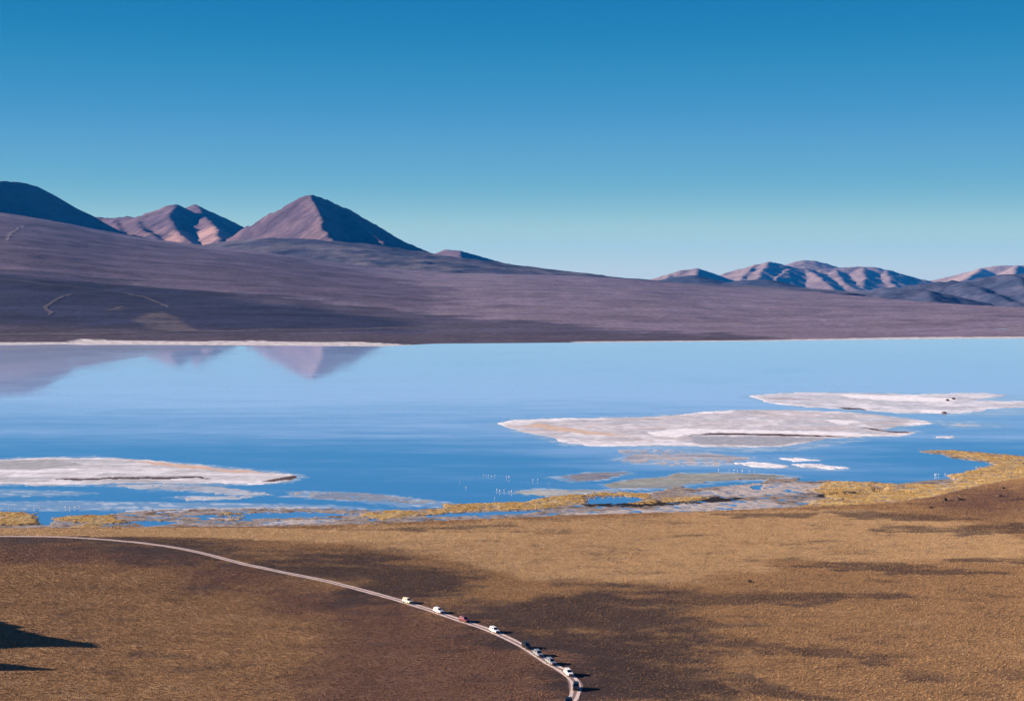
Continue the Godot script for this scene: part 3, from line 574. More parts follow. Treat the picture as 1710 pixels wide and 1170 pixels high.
func prepare_plain() -> void:
	road_line = smooth_line(PackedVector2Array([Vector2(-274.7, 670.7), Vector2(-239.7, 667.2), Vector2(-219.1, 664.4), Vector2(-200.8, 659.2), Vector2(-178.5, 648.6), Vector2(-156.0, 634.7), Vector2(-136.5, 618.6), Vector2(-114.1, 596.5), Vector2(-96.8, 582.7), Vector2(-77.8, 568.6), Vector2(-64.4, 556.4), Vector2(-48.9, 540.3), Vector2(-39.5, 529.4), Vector2(-28.4, 515.3), Vector2(-18.8, 501.8), Vector2(-7.4, 485.8), Vector2(3.3, 465.0), Vector2(7.2, 454.9), Vector2(11.0, 444.5), Vector2(15.7, 433.5), Vector2(18.4, 422.9), Vector2(18.7, 414.0), Vector2(17.8, 405.5), Vector2(16.7, 399.8), Vector2(13.9, 386.3)]), 1.2)
	m_dark = ground_mask([
		PackedVector2Array([Vector2(-254.4, 661.8), Vector2(-199.5, 654.9), Vector2(-166.6, 655.4), Vector2(-146.7, 665.3), Vector2(-116.7, 638.4), Vector2(-76.9, 620.0), Vector2(-58.8, 594.5), Vector2(-38.4, 589.6), Vector2(-22.9, 572.1), Vector2(-12.7, 549.7), Vector2(5.7, 540.1), Vector2(24.2, 546.6), Vector2(47.3, 548.6), Vector2(74.0, 540.9), Vector2(86.8, 535.5), Vector2(74.9, 515.4), Vector2(52.2, 506.0), Vector2(61.8, 480.9), Vector2(71.5, 464.4), Vector2(72.7, 447.6), Vector2(63.1, 433.4), Vector2(67.7, 416.3), Vector2(67.8, 395.9), Vector2(54.4, 396.0), Vector2(24.3, 396.3), Vector2(20.7, 426.9), Vector2(0.9942, 471.5), Vector2(-15.7, 495.5), Vector2(-46.2, 535.3), Vector2(-68.9, 555.1), Vector2(-90.1, 570.8), Vector2(-112.3, 586.7), Vector2(-141.4, 605.9), Vector2(-182.0, 614.1), Vector2(-240.4, 625.0)]),
		PackedVector2Array([Vector2(-68.7, 616.6), Vector2(-51.2, 624.1), Vector2(-29.3, 605.8), Vector2(-21.9, 578.1), Vector2(-37.4, 573.8), Vector2(-52.9, 584.9)])], 34)
	m_streak = ground_mask([
		PackedVector2Array([Vector2(26.2, 497.0), Vector2(60.5, 486.1), Vector2(88.6, 466.7), Vector2(114.2, 454.8), Vector2(134.0, 444.2), Vector2(111.2, 442.9), Vector2(84.9, 452.0), Vector2(58.2, 467.7), Vector2(25.2, 477.9)]), PackedVector2Array([Vector2(35.7, 456.9), Vector2(55.7, 447.7), Vector2(71.7, 429.9), Vector2(90.6, 400.5), Vector2(75.1, 399.3), Vector2(58.2, 423.9), Vector2(39.7, 437.8)]), PackedVector2Array([Vector2(5.7, 544.4), Vector2(47.7, 553.1), Vector2(75.0, 548.5), Vector2(99.2, 541.8), Vector2(125.7, 548.0), Vector2(160.3, 540.0), Vector2(133.0, 530.8), Vector2(95.8, 523.1), Vector2(54.0, 523.4), Vector2(10.0, 529.7)]),
		PackedVector2Array([Vector2(112.0, 598.6), Vector2(139.5, 608.9), Vector2(164.3, 605.9), Vector2(179.4, 596.4), Vector2(204.9, 583.4), Vector2(172.4, 581.3), Vector2(135.1, 589.3)]), PackedVector2Array([Vector2(153.8, 755.5), Vector2(183.6, 747.6), Vector2(215.5, 728.3), Vector2(238.9, 715.7), Vector2(205.1, 713.1), Vector2(172.5, 727.3)]), PackedVector2Array([Vector2(165.7, 686.3), Vector2(190.4, 703.1), Vector2(216.9, 693.3), Vector2(258.0, 710.4), Vector2(246.5, 678.3), Vector2(211.3, 675.2)]), PackedVector2Array([Vector2(85.1, 737.4), Vector2(116.6, 740.7), Vector2(148.3, 743.7), Vector2(168.2, 735.0), Vector2(130.0, 728.7)]), PackedVector2Array([Vector2(183.6, 619.4), Vector2(222.0, 610.3), Vector2(219.1, 602.3), Vector2(191.4, 611.0)]),
		PackedVector2Array([Vector2(39.9, 419.9), Vector2(56.7, 413.0), Vector2(68.1, 398.0), Vector2(54.4, 396.0), Vector2(42.1, 406.3)]), PackedVector2Array([Vector2(-74.0, 691.3), Vector2(-28.2, 706.4), Vector2(13.4, 707.9), Vector2(-16.1, 697.3), Vector2(-50.5, 686.3)]), PackedVector2Array([Vector2(9.9, 523.7), Vector2(42.4, 515.6), Vector2(72.2, 496.6), Vector2(98.0, 489.3), Vector2(66.6, 486.0), Vector2(30.6, 500.6)])], 7)
	m_red = ground_mask([PackedVector2Array([Vector2(-253.7, 659.8), Vector2(-176.9, 642.6), Vector2(-135.5, 614.1), Vector2(-96.4, 580.4), Vector2(-48.6, 537.2), Vector2(-17.9, 499.1), Vector2(4.8, 459.5), Vector2(18.9, 426.9), Vector2(34.0, 413.2), Vector2(34.3, 396.2), Vector2(-49.5, 397.1), Vector2(-47.5, 441.4), Vector2(-59.7, 480.1), Vector2(-90.0, 514.7), Vector2(-125.1, 555.5), Vector2(-161.0, 584.4), Vector2(-235.9, 613.2)]), PackedVector2Array([Vector2(8.9, 471.4), Vector2(28.6, 467.2), Vector2(41.2, 433.6), Vector2(44.7, 399.5), Vector2(17.7, 399.8), Vector2(18.9, 426.9)]), PackedVector2Array([Vector2(233.3, 777.7), Vector2(264.5, 803.3), Vector2(303.2, 836.1), Vector2(262.6, 723.0), Vector2(229.5, 733.9), Vector2(194.4, 741.1)])], 40)
	m_pale = ground_mask([PackedVector2Array([Vector2(-264.5, 688.3), Vector2(-160.8, 689.7), Vector2(-86.8, 700.4), Vector2(13.7, 726.7), Vector2(101.6, 745.1), Vector2(171.7, 750.4), Vector2(197.6, 729.7), Vector2(243.6, 670.4), Vector2(220.1, 604.9), Vector2(142.0, 619.9), Vector2(84.3, 581.1), Vector2(34.4, 563.4), Vector2(1.2, 581.1), Vector2(-24.8, 619.9), Vector2(-81.2, 654.9), Vector2(-156.4, 670.8), Vector2(-257.6, 670.0)])], 20)
	m_band = ground_mask([PackedVector2Array([Vector2(-267.6, 696.4), Vector2(-205.4, 693.7), Vector2(-162.2, 696.0), Vector2(-109.6, 695.9), Vector2(-62.1, 687.9), Vector2(-15.8, 683.2), Vector2(12.9, 684.8), Vector2(1.4, 669.7), Vector2(-43.0, 660.7), Vector2(-81.2, 654.9), Vector2(-103.4, 656.3), Vector2(-126.1, 659.4), Vector2(-146.3, 663.2), Vector2(-182.5, 663.3), Vector2(-257.6, 670.0)])], 3)
	m_road = ground_mask([strip(road_line, 5.0)], 1)

func plain_tone(x: float, d: float) -> Vector3:
	# x: dark gravel, y: reddish, z: pale grass, each 0 to 1; the edges run out in streaks
	var st := noise_a.get_noise_2d(x * 0.013 + 5.0, d * 0.034)
	var st2 := noise_a.get_noise_2d(x * 0.045 - 20.0, d * 0.085)
	var fine := noise_b.get_noise_2d(x * 0.25 + 7.0, d * 0.22)
	var wx := x + 10.0 * st
	var wd := d + 10.0 * noise_b.get_noise_2d(x * 0.018, d * 0.03 + 90.0)
	var dk := 0.92 * smoothstep(0.10, 1.10, m_dark.at(wx, wd) * 1.05 + 0.75 * st + 0.60 * st2 + 0.22 * fine)
	dk = maxf(dk, smoothstep(0.1, 1.05, m_streak.at(x + 8.0 * st, d + 5.0 * st2) + 0.8 * st2 + 0.5 * st + 0.3 * fine) * 0.72)
	var rd := clampf(m_red.at(wx, wd) * 1.1 + 0.4 * st2 + 0.3 * fine, 0.0, 1.0)
	var pl := smoothstep(0.1, 0.95, m_pale.at(wx, d) - 0.55 * st + 0.45 * st2)
	var bd := smoothstep(0.15, 0.7, m_band.at(x, d + 3.0 * st2) + 0.2 * st2 + 0.15 * fine)
	return Vector3(dk * (1.0 - 0.95 * bd), rd * (1.0 - bd), maxf(pl, bd * 1.25))

func mat_cover(x: float, d: float) -> float:
	# how far the golden marsh grass covers the ground: mats with gaps and frayed edges
	var n := noise_a.get_noise_2d(x * 0.055 + 12.0, d * 0.075)
	var n2 := noise_b.get_noise_2d(x * 0.22, d * 0.14)
	var m := m_mat.at(x + 7.0 * n, d + 7.0 * n2)
	return m * (0.92 if x < 120.0 else 0.82) + (1.15 * n + 0.9 * n2) * smoothstep(0.05, 0.4, m)

func make_plain() -> void:
	prepare_plain()
	m_mat = ground_mask([
		PackedVector2Array([Vector2(-287.8, 749.3), Vector2(-269.6, 751.2), Vector2(-252.5, 747.4), Vector2(-243.3, 730.7), Vector2(-238.0, 718.3), Vector2(-245.9, 709.7), Vector2(-271.4, 706.3)]), PackedVector2Array([Vector2(-234.5, 725.4), Vector2(-227.7, 738.0), Vector2(-208.6, 741.7), Vector2(-200.0, 727.1), Vector2(-180.9, 706.3), Vector2(-191.6, 696.3), Vector2(-206.2, 696.3), Vector2(-215.6, 706.3), Vector2(-216.2, 720.1)]), PackedVector2Array([Vector2(-153.3, 745.5), Vector2(-143.1, 749.3), Vector2(-137.2, 734.4), Vector2(-145.0, 727.1)]),
		PackedVector2Array([Vector2(-77.1, 749.3), Vector2(-62.0, 756.9), Vector2(-49.0, 753.1), Vector2(-36.6, 758.9), Vector2(-35.9, 776.8), Vector2(-18.0, 778.9), Vector2(8.2, 785.1), Vector2(21.9, 802.1), Vector2(35.7, 810.9), Vector2(63.6, 819.9), Vector2(79.5, 813.1), Vector2(75.3, 797.8), Vector2(65.1, 804.3), Vector2(43.6, 799.9), Vector2(40.5, 785.1), Vector2(27.5, 770.7), Vector2(14.4, 760.8), Vector2(-4.8, 758.9), Vector2(-30.0, 751.2), Vector2(-51.1, 738.0), Vector2(-65.6, 727.1), Vector2(-78.6, 734.4)]),
		PackedVector2Array([Vector2(72.7, 787.2), Vector2(85.3, 797.8), Vector2(110.0, 806.5), Vector2(104.3, 789.3), Vector2(80.3, 780.9), Vector2(66.8, 776.8)]), PackedVector2Array([Vector2(195.9, 865.4), Vector2(214.0, 857.9), Vector2(228.1, 843.2), Vector2(264.2, 845.6), Vector2(283.5, 850.5), Vector2(311.1, 857.9), Vector2(305.9, 843.2), Vector2(273.0, 829.1), Vector2(233.5, 789.3), Vector2(202.7, 772.8), Vector2(165.3, 764.8), Vector2(153.2, 768.7), Vector2(181.0, 806.5), Vector2(172.1, 829.1)]),
		PackedVector2Array([Vector2(292.6, 1020.1), Vector2(316.1, 1013.2), Vector2(342.0, 989.5), Vector2(353.8, 976.5), Vector2(309.4, 852.9), Vector2(277.6, 843.2), Vector2(268.0, 857.9), Vector2(270.7, 883.4), Vector2(285.5, 902.3), Vector2(309.0, 927.7), Vector2(324.1, 951.5), Vector2(310.9, 963.8), Vector2(304.6, 989.5)])], 2)
	var mud := ground_mask([PackedVector2Array([Vector2(-286.3, 745.5), Vector2(-268.9, 749.3), Vector2(-215.3, 738.0), Vector2(-192.2, 756.9), Vector2(-138.9, 760.8), Vector2(-94.2, 760.8), Vector2(-67.8, 751.2), Vector2(-29.9, 749.3), Vector2(14.3, 756.9), Vector2(41.0, 780.9), Vector2(66.8, 776.8), Vector2(99.3, 802.1), Vector2(96.4, 836.1), Vector2(134.9, 857.9), Vector2(176.5, 867.9), Vector2(192.7, 843.2), Vector2(185.1, 780.9), Vector2(151.7, 760.8), Vector2(102.2, 749.3), Vector2(45.0, 739.9), Vector2(-16.8, 727.1), Vector2(-64.4, 713.1), Vector2(-110.2, 699.6), Vector2(-161.6, 693.0), Vector2(-263.3, 685.0)])], 2)
	var salt := ground_mask([PackedVector2Array([Vector2(-128.2, 718.3), Vector2(-114.5, 727.1), Vector2(-90.3, 728.9), Vector2(-87.9, 721.8), Vector2(-106.3, 713.1), Vector2(-123.7, 709.7)]), PackedVector2Array([Vector2(-155.7, 734.4), Vector2(-141.0, 738.0), Vector2(-144.3, 723.6)]), PackedVector2Array([Vector2(100.3, 810.9), Vector2(137.7, 852.9), Vector2(174.5, 857.9), Vector2(192.7, 843.2), Vector2(170.2, 819.9), Vector2(129.5, 802.1)]), PackedVector2Array([Vector2(93.4, 780.9), Vector2(140.7, 789.3), Vector2(156.5, 768.7), Vector2(119.1, 756.9), Vector2(77.1, 749.3), Vector2(32.6, 739.9), Vector2(26.7, 747.4), Vector2(71.8, 760.8)]), PackedVector2Array([Vector2(76.9, 833.7), Vector2(84.7, 824.4), Vector2(80.6, 810.9), Vector2(73.9, 819.9)]), PackedVector2Array([Vector2(159.8, 785.1), Vector2(182.4, 797.8), Vector2(174.4, 776.8)])], 3)
	var soil := ground_mask([PackedVector2Array([Vector2(39.1, 776.8), Vector2(67.5, 785.1), Vector2(91.1, 789.3), Vector2(109.4, 802.1), Vector2(129.2, 799.9), Vector2(123.9, 787.2), Vector2(96.4, 778.9), Vector2(66.1, 768.7), Vector2(40.3, 768.7)]), PackedVector2Array([Vector2(173.5, 810.9), Vector2(187.4, 819.9), Vector2(203.5, 815.4), Vector2(190.1, 802.1), Vector2(173.3, 802.1)]), PackedVector2Array([Vector2(-275.3, 716.6), Vector2(-251.9, 718.3), Vector2(-239.1, 721.8), Vector2(-237.5, 711.4), Vector2(-271.4, 706.3)])], 2)
	var pool := ground_mask([PackedVector2Array([Vector2(40.2, 804.3), Vector2(52.6, 808.7), Vector2(69.2, 804.3), Vector2(72.2, 793.5), Vector2(63.9, 780.9), Vector2(42.5, 778.9)]), PackedVector2Array([Vector2(100.6, 848.0), Vector2(116.9, 857.9), Vector2(131.4, 870.5), Vector2(155.6, 873.0), Vector2(149.3, 857.9), Vector2(125.9, 845.6), Vector2(103.4, 836.1)]), PackedVector2Array([Vector2(-51.1, 738.0), Vector2(-29.8, 747.4), Vector2(1.6, 754.0), Vector2(15.9, 756.9), Vector2(4.7, 745.5), Vector2(-29.4, 738.0)]), PackedVector2Array([Vector2(-172.0, 738.0), Vector2(-136.5, 747.4), Vector2(-105.4, 749.3), Vector2(-79.6, 743.6), Vector2(-103.5, 736.2), Vector2(-133.5, 730.7)]), PackedVector2Array([Vector2(-207.6, 711.4), Vector2(-186.9, 723.6), Vector2(-167.8, 720.1), Vector2(-179.5, 706.3), Vector2(-198.8, 701.2)]), PackedVector2Array([Vector2(211.6, 831.4), Vector2(218.5, 833.7), Vector2(212.4, 815.4), Vector2(207.6, 815.4)]), PackedVector2Array([Vector2(-246.3, 738.0), Vector2(-238.9, 738.0), Vector2(-231.0, 709.7), Vector2(-239.2, 720.1)]), PackedVector2Array([Vector2(141.4, 843.2), Vector2(148.3, 848.0), Vector2(143.6, 829.1), Vector2(140.9, 833.7)])], 1)
	var land := ground_mask([PackedVector2Array([Vector2(-366.9, 685.0), Vector2(-289.2, 753.1), Vector2(-270.9, 755.0), Vector2(-248.2, 747.4), Vector2(-237.8, 730.7), Vector2(-228.9, 741.7), Vector2(-211.2, 745.5), Vector2(-192.7, 758.9), Vector2(-139.3, 762.8), Vector2(-94.4, 762.8), Vector2(-68.1, 755.0), Vector2(-36.9, 764.8), Vector2(-36.0, 778.9), Vector2(-18.0, 780.9), Vector2(8.3, 787.2), Vector2(21.9, 804.3), Vector2(35.8, 813.1), Vector2(63.8, 822.1), Vector2(80.8, 819.9), Vector2(97.2, 843.2), Vector2(137.7, 875.6), Vector2(174.9, 878.2), Vector2(177.3, 862.9), Vector2(196.5, 867.9), Vector2(214.6, 860.4), Vector2(232.3, 845.6), Vector2(264.9, 848.0), Vector2(269.9, 880.8), Vector2(272.4, 891.4), Vector2(291.9, 910.6), Vector2(316.9, 939.4), Vector2(318.9, 951.5), Vector2(302.8, 970.1), Vector2(289.5, 1016.7), Vector2(318.3, 1020.1), Vector2(356.2, 983.0), Vector2(539.6, 957.6), Vector2(226.9, 398.8), Vector2(-215.1, 398.8)])], 2)
	var xs := PackedFloat32Array([-6000, -3500, -2000, -1200, -800, -600, -480])
	var x := -420.0
	while x <= 450.0:
		xs.append(x)
		x += 1.05
	xs.append_array(PackedFloat32Array([480, 600, 800, 1200, 2000, 3500, 6000]))
	var ds := PackedFloat32Array([-600, -300, -150, 0, 50, 100, 150, 200, 250, 300, 340, 370])
	var dd := 385.0
	while dd <= 1080.0:
		ds.append(dd)
		dd += 1.5 if dd < 880.0 else 2.4
	var v := PackedVector3Array()
	var c := PackedColorArray()
	for d in ds:
		for xx in xs:
			var n := noise_a.get_noise_2d(xx * 0.12, d * 0.05)
			var n2 := noise_b.get_noise_2d(xx * 0.30, d * 0.16)
			var n3 := noise_b.get_noise_2d(xx * 0.03, d * 0.03)
			var h := plain_height(xx, d)
			var e := plain_edge(xx) - d
			var t := plain_tone(xx, d)
			var a := Vector3(0.34, 0.205, 0.100)
			a = a.lerp(Vector3(0.56, 0.385, 0.205), t.z)
			a = a.lerp(Vector3(0.135, 0.076, 0.062), t.y * 0.85)
			a = a.lerp(Vector3(0.060, 0.043, 0.042), t.x)
			a *= 1.0 + 0.25 * n + 0.2 * n2 + 0.15 * n3
			var w := smoothstep(3.0, -3.0, e + 5.0 * n)
			if w > 0.0:
				var wx := xx + 6.0 * n3 + 2.0 * n2
				var wd := d + 5.0 * n + 3.0 * n2
				var l := land.at(wx, wd)
				var n5 := noise_a.get_noise_2d(xx * 0.05 + 33.0, d * 0.11)
				var n6 := noise_a.get_noise_2d(xx * 0.14 - 9.0, d * 0.20)
				var b := Vector3(0.34, 0.30, 0.29).lerp(Vector3(0.44, 0.35, 0.25), smoothstep(-0.15, 0.3, n6))
				b = b.lerp(Vector3(0.17, 0.125, 0.095), smoothstep(0.1, 0.4, n5 + 0.5 * n2))
				var md := mud.at(wx, wd)
				b = b.lerp(Vector3(0.34, 0.32, 0.325) * (1.0 + 0.8 * n + 0.6 * n2), md * smoothstep(0.25, -0.2, n5) * 0.6)
				b = b.lerp(Vector3(0.66, 0.60, 0.56), smoothstep(0.35, 0.95, salt.at(wx, wd) * 0.85 + 0.7 * n6 + 0.55 * n5 + 0.3 * n2) * 0.85)
				b = b.lerp(Vector3(0.035, 0.028, 0.03), smoothstep(0.3, 0.7, soil.at(wx, wd) + 0.3 * n2))
				var gr := smoothstep(0.42, 0.62, mat_cover(xx, d))
				b = b.lerp(Vector3(0.52, 0.34, 0.115).lerp(Vector3(0.60, 0.44, 0.20), smoothstep(-0.2, 0.4, n3 + n)) * (1.0 + 0.55 * n2), gr)
				a = a.lerp(b, w)
				var hm := 0.13 + 0.07 * n + 0.06 * n2 + 0.22 * gr
				if md > 0.5 and gr < 0.4:
					hm -= 0.20 * smoothstep(0.18, 0.42, noise_a.get_noise_2d(xx * 0.07 + 60.0, d * 0.11))
				hm = lerpf(-0.6, hm, smoothstep(0.35, 0.65, l + 0.12 * n2))
				hm = lerpf(hm, -0.5, smoothstep(0.3, 0.6, pool.at(xx + 2.0 * n2, d + 2.0 * n2)))
				h = lerpf(h, hm + maxf(0.0, plain_base(xx, d) - 0.6), w)
			v.append(Vector3(xx, h, -d))
			c.append(col(a))
	var gm := ground_material(34.0, grain_texture)
	tag(place("plain", sheet(xs.size(), ds.size(), v, c), gm), "golden brown grassy plain with dark gravel patches and a marshy shore", "plain", "", "structure")

# ------------------------------------------------------------------ salt flats in the lake

var white_salt := Vector3(0.80, 0.80, 0.82)
func salt_flat(label: String, outline: PackedVector2Array, lift: float, broken: float, tones: Array, cell: Vector2, marks := []) -> void:
	var lo := Vector2(1e9, 1e9)
	var hi := Vector2(-1e9, -1e9)
	for q in outline:
		lo = lo.min(q)
		hi = hi.max(q)
	var pad := Vector2(14.0, 30.0)
	lo -= pad
	hi += pad
	var nc := int((hi.x - lo.x) / cell.x) + 2
	var nr := int((hi.y - lo.y) / cell.y) + 2
	var inside := GroundMask.new(lo.x, hi.x, lo.y, hi.y, nc * 2, nr * 2)
	inside.draw([outline], 3)
	var core := GroundMask.new(lo.x, hi.x, lo.y, hi.y, nc, nr)
	core.draw([outline], 14)
	var lines := []
	for mk in marks:
		var g := GroundMask.new(lo.x, hi.x, lo.y, hi.y, nc * 2, nr * 2)
		g.draw([mk[0]], 2)
		lines.append([g, mk[1]])
	var v := PackedVector3Array()
	var c := PackedColorArray()
	for j in nr:
		for i in nc:
			var x := lerpf(lo.x, hi.x, i / (nc - 1.0))
			var d := lerpf(lo.y, hi.y, j / (nr - 1.0))
			var n := noise_a.get_noise_2d(x * 0.035, d * 0.022)
			var n2 := noise_b.get_noise_2d(x * 0.11 + 3.0, d * 0.05)
			var n3 := noise_b.get_noise_2d(x * 0.008, d * 0.040 + 11.0)
			var wx := x + 4.0 * n
			var wd := d + 5.0 * n + 2.0 * n2
			var m := inside.at(wx, wd)
			var k := core.at(wx, wd)
			var h := (m - 0.5) * lift * 2.0 + broken * smoothstep(0.2, 0.5, m) * (1.0 - 0.8 * smoothstep(0.6, 0.95, k)) * (n * 0.45 + n2 * 0.5 + 0.75 * noise_b.get_noise_2d(x * 0.30, d * 0.20 + 30.0)) * (1.0 - 0.5 * k)
			h = clampf(h, -0.5, lift) + (0.02 * n2 if m > 0.5 else 0.0)
			var a: Vector3 = tones[0]
			a = a.lerp(tones[1], smoothstep(-0.2, 0.35, n3 + 0.4 * n))
			a = a.lerp(tones[2], smoothstep(0.55, 0.2, k + 0.25 * n2) * 0.8)
			if lift > 0.1:
				a = a.lerp(white_salt, smoothstep(0.12, 0.4, noise_a.get_noise_2d(x * 0.02 + 70.0, d * 0.013)) * 0.6)
			a *= 1.0 + 0.07 * n2 + 0.12 * n + 0.34 * noise_a.get_noise_2d(x * 0.015 - 8.0, d * 0.08)
			for mk in lines:
				a = a.lerp(mk[1], smoothstep(0.3, 0.65, mk[0].at(x + 2.5 * n2, d + 5.0 * n + 3.0 * n2) + 0.2 * n2))
			v.append(Vector3(x, h, -d))
			c.append(col(a))
	var o := place("salt_flat", sheet(nc, nr, v, c, -0.12), ground_material(60.0, fine_texture))
	tag(o, label, "salt flat", "salt flats in the lake", "structure")

func make_salt_flats() -> void:
	var white := Vector3(0.84, 0.83, 0.84)
	var grey := Vector3(0.46, 0.48, 0.52)
	var pink := Vector3(0.58, 0.54, 0.54)
	var dark := Vector3(0.10, 0.07, 0.07)
	salt_flat("large pinkish white salt flat in the middle of the lake", PackedVector2Array([Vector2(-12.6, 1201.6), Vector2(2.6, 1231.4), Vector2(49.5, 1246.9), Vector2(107.4, 1252.1), Vector2(140.6, 1268.1), Vector2(177.6, 1307.1), Vector2(213.2, 1324.5), Vector2(261.9, 1318.7), Vector2(307.5, 1301.4), Vector2(331.5, 1268.1), Vector2(351.4, 1226.3), Vector2(354.4, 1201.6), Vector2(317.9, 1177.8), Vector2(296.1, 1150.5), Vector2(320.0, 1132.9), Vector2(297.9, 1103.5), Vector2(270.2, 1103.5), Vector2(239.8, 1091.3), Vector2(209.4, 1052.7), Vector2(188.4, 1034.4), Vector2(149.9, 1038.0), Vector2(120.4, 1045.3), Vector2(89.4, 1041.6), Vector2(54.7, 1045.3), Vector2(42.0, 1056.4), Vector2(32.0, 1091.3), Vector2(11.9, 1132.9)]),
		0.16, 0.035, [grey * 1.1, pink, white], Vector2(1.6, 4.5), [
		[PackedVector2Array([Vector2(106.7, 1132.9), Vector2(138.3, 1159.4), Vector2(195.0, 1150.5), Vector2(258.4, 1132.9), Vector2(300.1, 1111.7), Vector2(271.2, 1107.6), Vector2(190.6, 1124.4), Vector2(154.1, 1132.9), Vector2(126.6, 1099.4), Vector2(109.4, 1111.7)]), white], [PackedVector2Array([Vector2(268.4, 1231.4), Vector2(293.8, 1221.3), Vector2(295.3, 1206.5), Vector2(272.9, 1196.7)]), white],
		[PackedVector2Array([Vector2(133.1, 1115.9), Vector2(163.0, 1128.6), Vector2(209.4, 1124.4), Vector2(269.2, 1099.4), Vector2(206.3, 1107.6), Vector2(161.1, 1115.9)]), dark], [PackedVector2Array([Vector2(286.0, 1168.5), Vector2(299.7, 1146.0), Vector2(320.0, 1132.9), Vector2(304.7, 1128.6), Vector2(291.3, 1150.5)]), dark], [PackedVector2Array([Vector2(136.8, 1107.6), Vector2(187.1, 1103.5), Vector2(239.8, 1091.3), Vector2(189.7, 1041.6), Vector2(134.9, 1056.4)]), Vector3(0.36, 0.38, 0.42)], [PackedVector2Array([Vector2(7.4, 1177.8), Vector2(21.9, 1164.0), Vector2(58.6, 1120.1), Vector2(95.4, 1111.7), Vector2(68.8, 1132.9), Vector2(37.0, 1177.8), Vector2(22.6, 1201.6)]), Vector3(0.62, 0.48, 0.38)]])
	salt_flat("white salt flat farthest out in the lake toward the right", PackedVector2Array([Vector2(242.3, 1475.4), Vector2(273.6, 1505.1), Vector2(308.2, 1520.5), Vector2(376.2, 1512.8), Vector2(414.1, 1490.1), Vector2(443.5, 1505.1), Vector2(496.3, 1512.8), Vector2(513.7, 1482.7), Vector2(480.7, 1446.7), Vector2(456.0, 1426.0), Vector2(504.8, 1412.4), Vector2(524.5, 1386.2), Vector2(487.7, 1348.5), Vector2(444.3, 1336.4), Vector2(431.0, 1312.9), Vector2(402.0, 1290.1), Vector2(348.0, 1290.1), Vector2(324.0, 1324.5), Vector2(304.6, 1336.4), Vector2(274.7, 1354.7), Vector2(253.3, 1392.6), Vector2(246.7, 1439.7)]),
		0.16, 0.035, [grey * 1.15, grey * 1.35, white], Vector2(2.0, 6.5), [
		[PackedVector2Array([Vector2(341.1, 1497.6), Vector2(397.7, 1475.4), Vector2(448.3, 1439.7), Vector2(431.9, 1405.8), Vector2(382.6, 1419.2), Vector2(343.3, 1453.8)]), white * 1.05], [PackedVector2Array([Vector2(304.5, 1348.5), Vector2(326.9, 1336.4), Vector2(325.6, 1312.9), Vector2(311.6, 1318.7)]), dark], [PackedVector2Array([Vector2(376.6, 1318.7), Vector2(394.3, 1318.7), Vector2(389.5, 1284.5), Vector2(371.2, 1295.7)]), white * 1.05], [PackedVector2Array([Vector2(246.1, 1453.8), Vector2(266.5, 1432.8), Vector2(312.9, 1426.0), Vector2(270.4, 1453.8)]), Vector3(0.40, 0.38, 0.40)]])
	salt_flat("long white salt spit with dark streaks reaching in from the left edge", PackedVector2Array([Vector2(-420.4, 899.5), Vector2(-385.0, 942.4), Vector2(-346.4, 967.0), Vector2(-317.0, 976.5), Vector2(-284.3, 976.5), Vector2(-248.3, 963.8), Vector2(-210.6, 939.4), Vector2(-174.7, 916.2), Vector2(-148.9, 899.5), Vector2(-133.4, 891.4), Vector2(-131.1, 880.8), Vector2(-135.7, 862.9), Vector2(-148.4, 852.9), Vector2(-177.5, 855.4), Vector2(-214.0, 857.9), Vector2(-248.6, 852.9), Vector2(-275.6, 848.0), Vector2(-306.7, 855.4), Vector2(-344.8, 843.2), Vector2(-391.0, 836.1)]),
		0.16, 0.035, [Vector3(0.62, 0.62, 0.64), Vector3(0.46, 0.48, 0.51), white], Vector2(1.2, 2.6), [
		[PackedVector2Array([Vector2(-284.5, 875.6), Vector2(-255.9, 878.2), Vector2(-227.8, 883.4), Vector2(-198.1, 883.4), Vector2(-178.0, 875.6), Vector2(-203.7, 875.6), Vector2(-239.7, 873.0), Vector2(-267.5, 867.9)]), dark], [PackedVector2Array([Vector2(-150.6, 865.4), Vector2(-141.7, 878.2), Vector2(-134.9, 891.4), Vector2(-131.5, 883.4), Vector2(-136.5, 867.9), Vector2(-146.1, 860.4)]), dark], [PackedVector2Array([Vector2(-265.3, 967.0), Vector2(-209.9, 936.5), Vector2(-174.2, 913.4), Vector2(-148.5, 896.8), Vector2(-180.2, 905.0), Vector2(-219.6, 927.7)]), Vector3(0.60, 0.46, 0.38)], [PackedVector2Array([Vector2(-343.0, 957.6), Vector2(-309.9, 967.0), Vector2(-280.6, 936.5), Vector2(-305.3, 916.2), Vector2(-330.3, 921.9)]), Vector3(0.38, 0.39, 0.41)]])
	var pale := [Vector3(0.38, 0.44, 0.51), Vector3(0.30, 0.37, 0.46), Vector3(0.44, 0.49, 0.55)]
	salt_flat("thin whitish shoal just below the tip of the left salt spit", PackedVector2Array([Vector2(-242.9, 845.6), Vector2(-212.8, 852.9), Vector2(-186.7, 848.0), Vector2(-158.6, 831.4), Vector2(-142.3, 817.6), Vector2(-138.1, 808.7), Vector2(-154.8, 810.9), Vector2(-181.5, 824.4), Vector2(-211.5, 833.7)]), 0.05, 0.14, pale, Vector2(1.2, 2.6))
	salt_flat("thin white shoal left of the marsh near the bottom shore", PackedVector2Array([Vector2(-193.5, 802.1), Vector2(-167.5, 806.5), Vector2(-143.8, 806.5), Vector2(-151.9, 795.6), Vector2(-177.6, 791.4)]), 0.03, 0.12, pale, Vector2(1.2, 2.6))
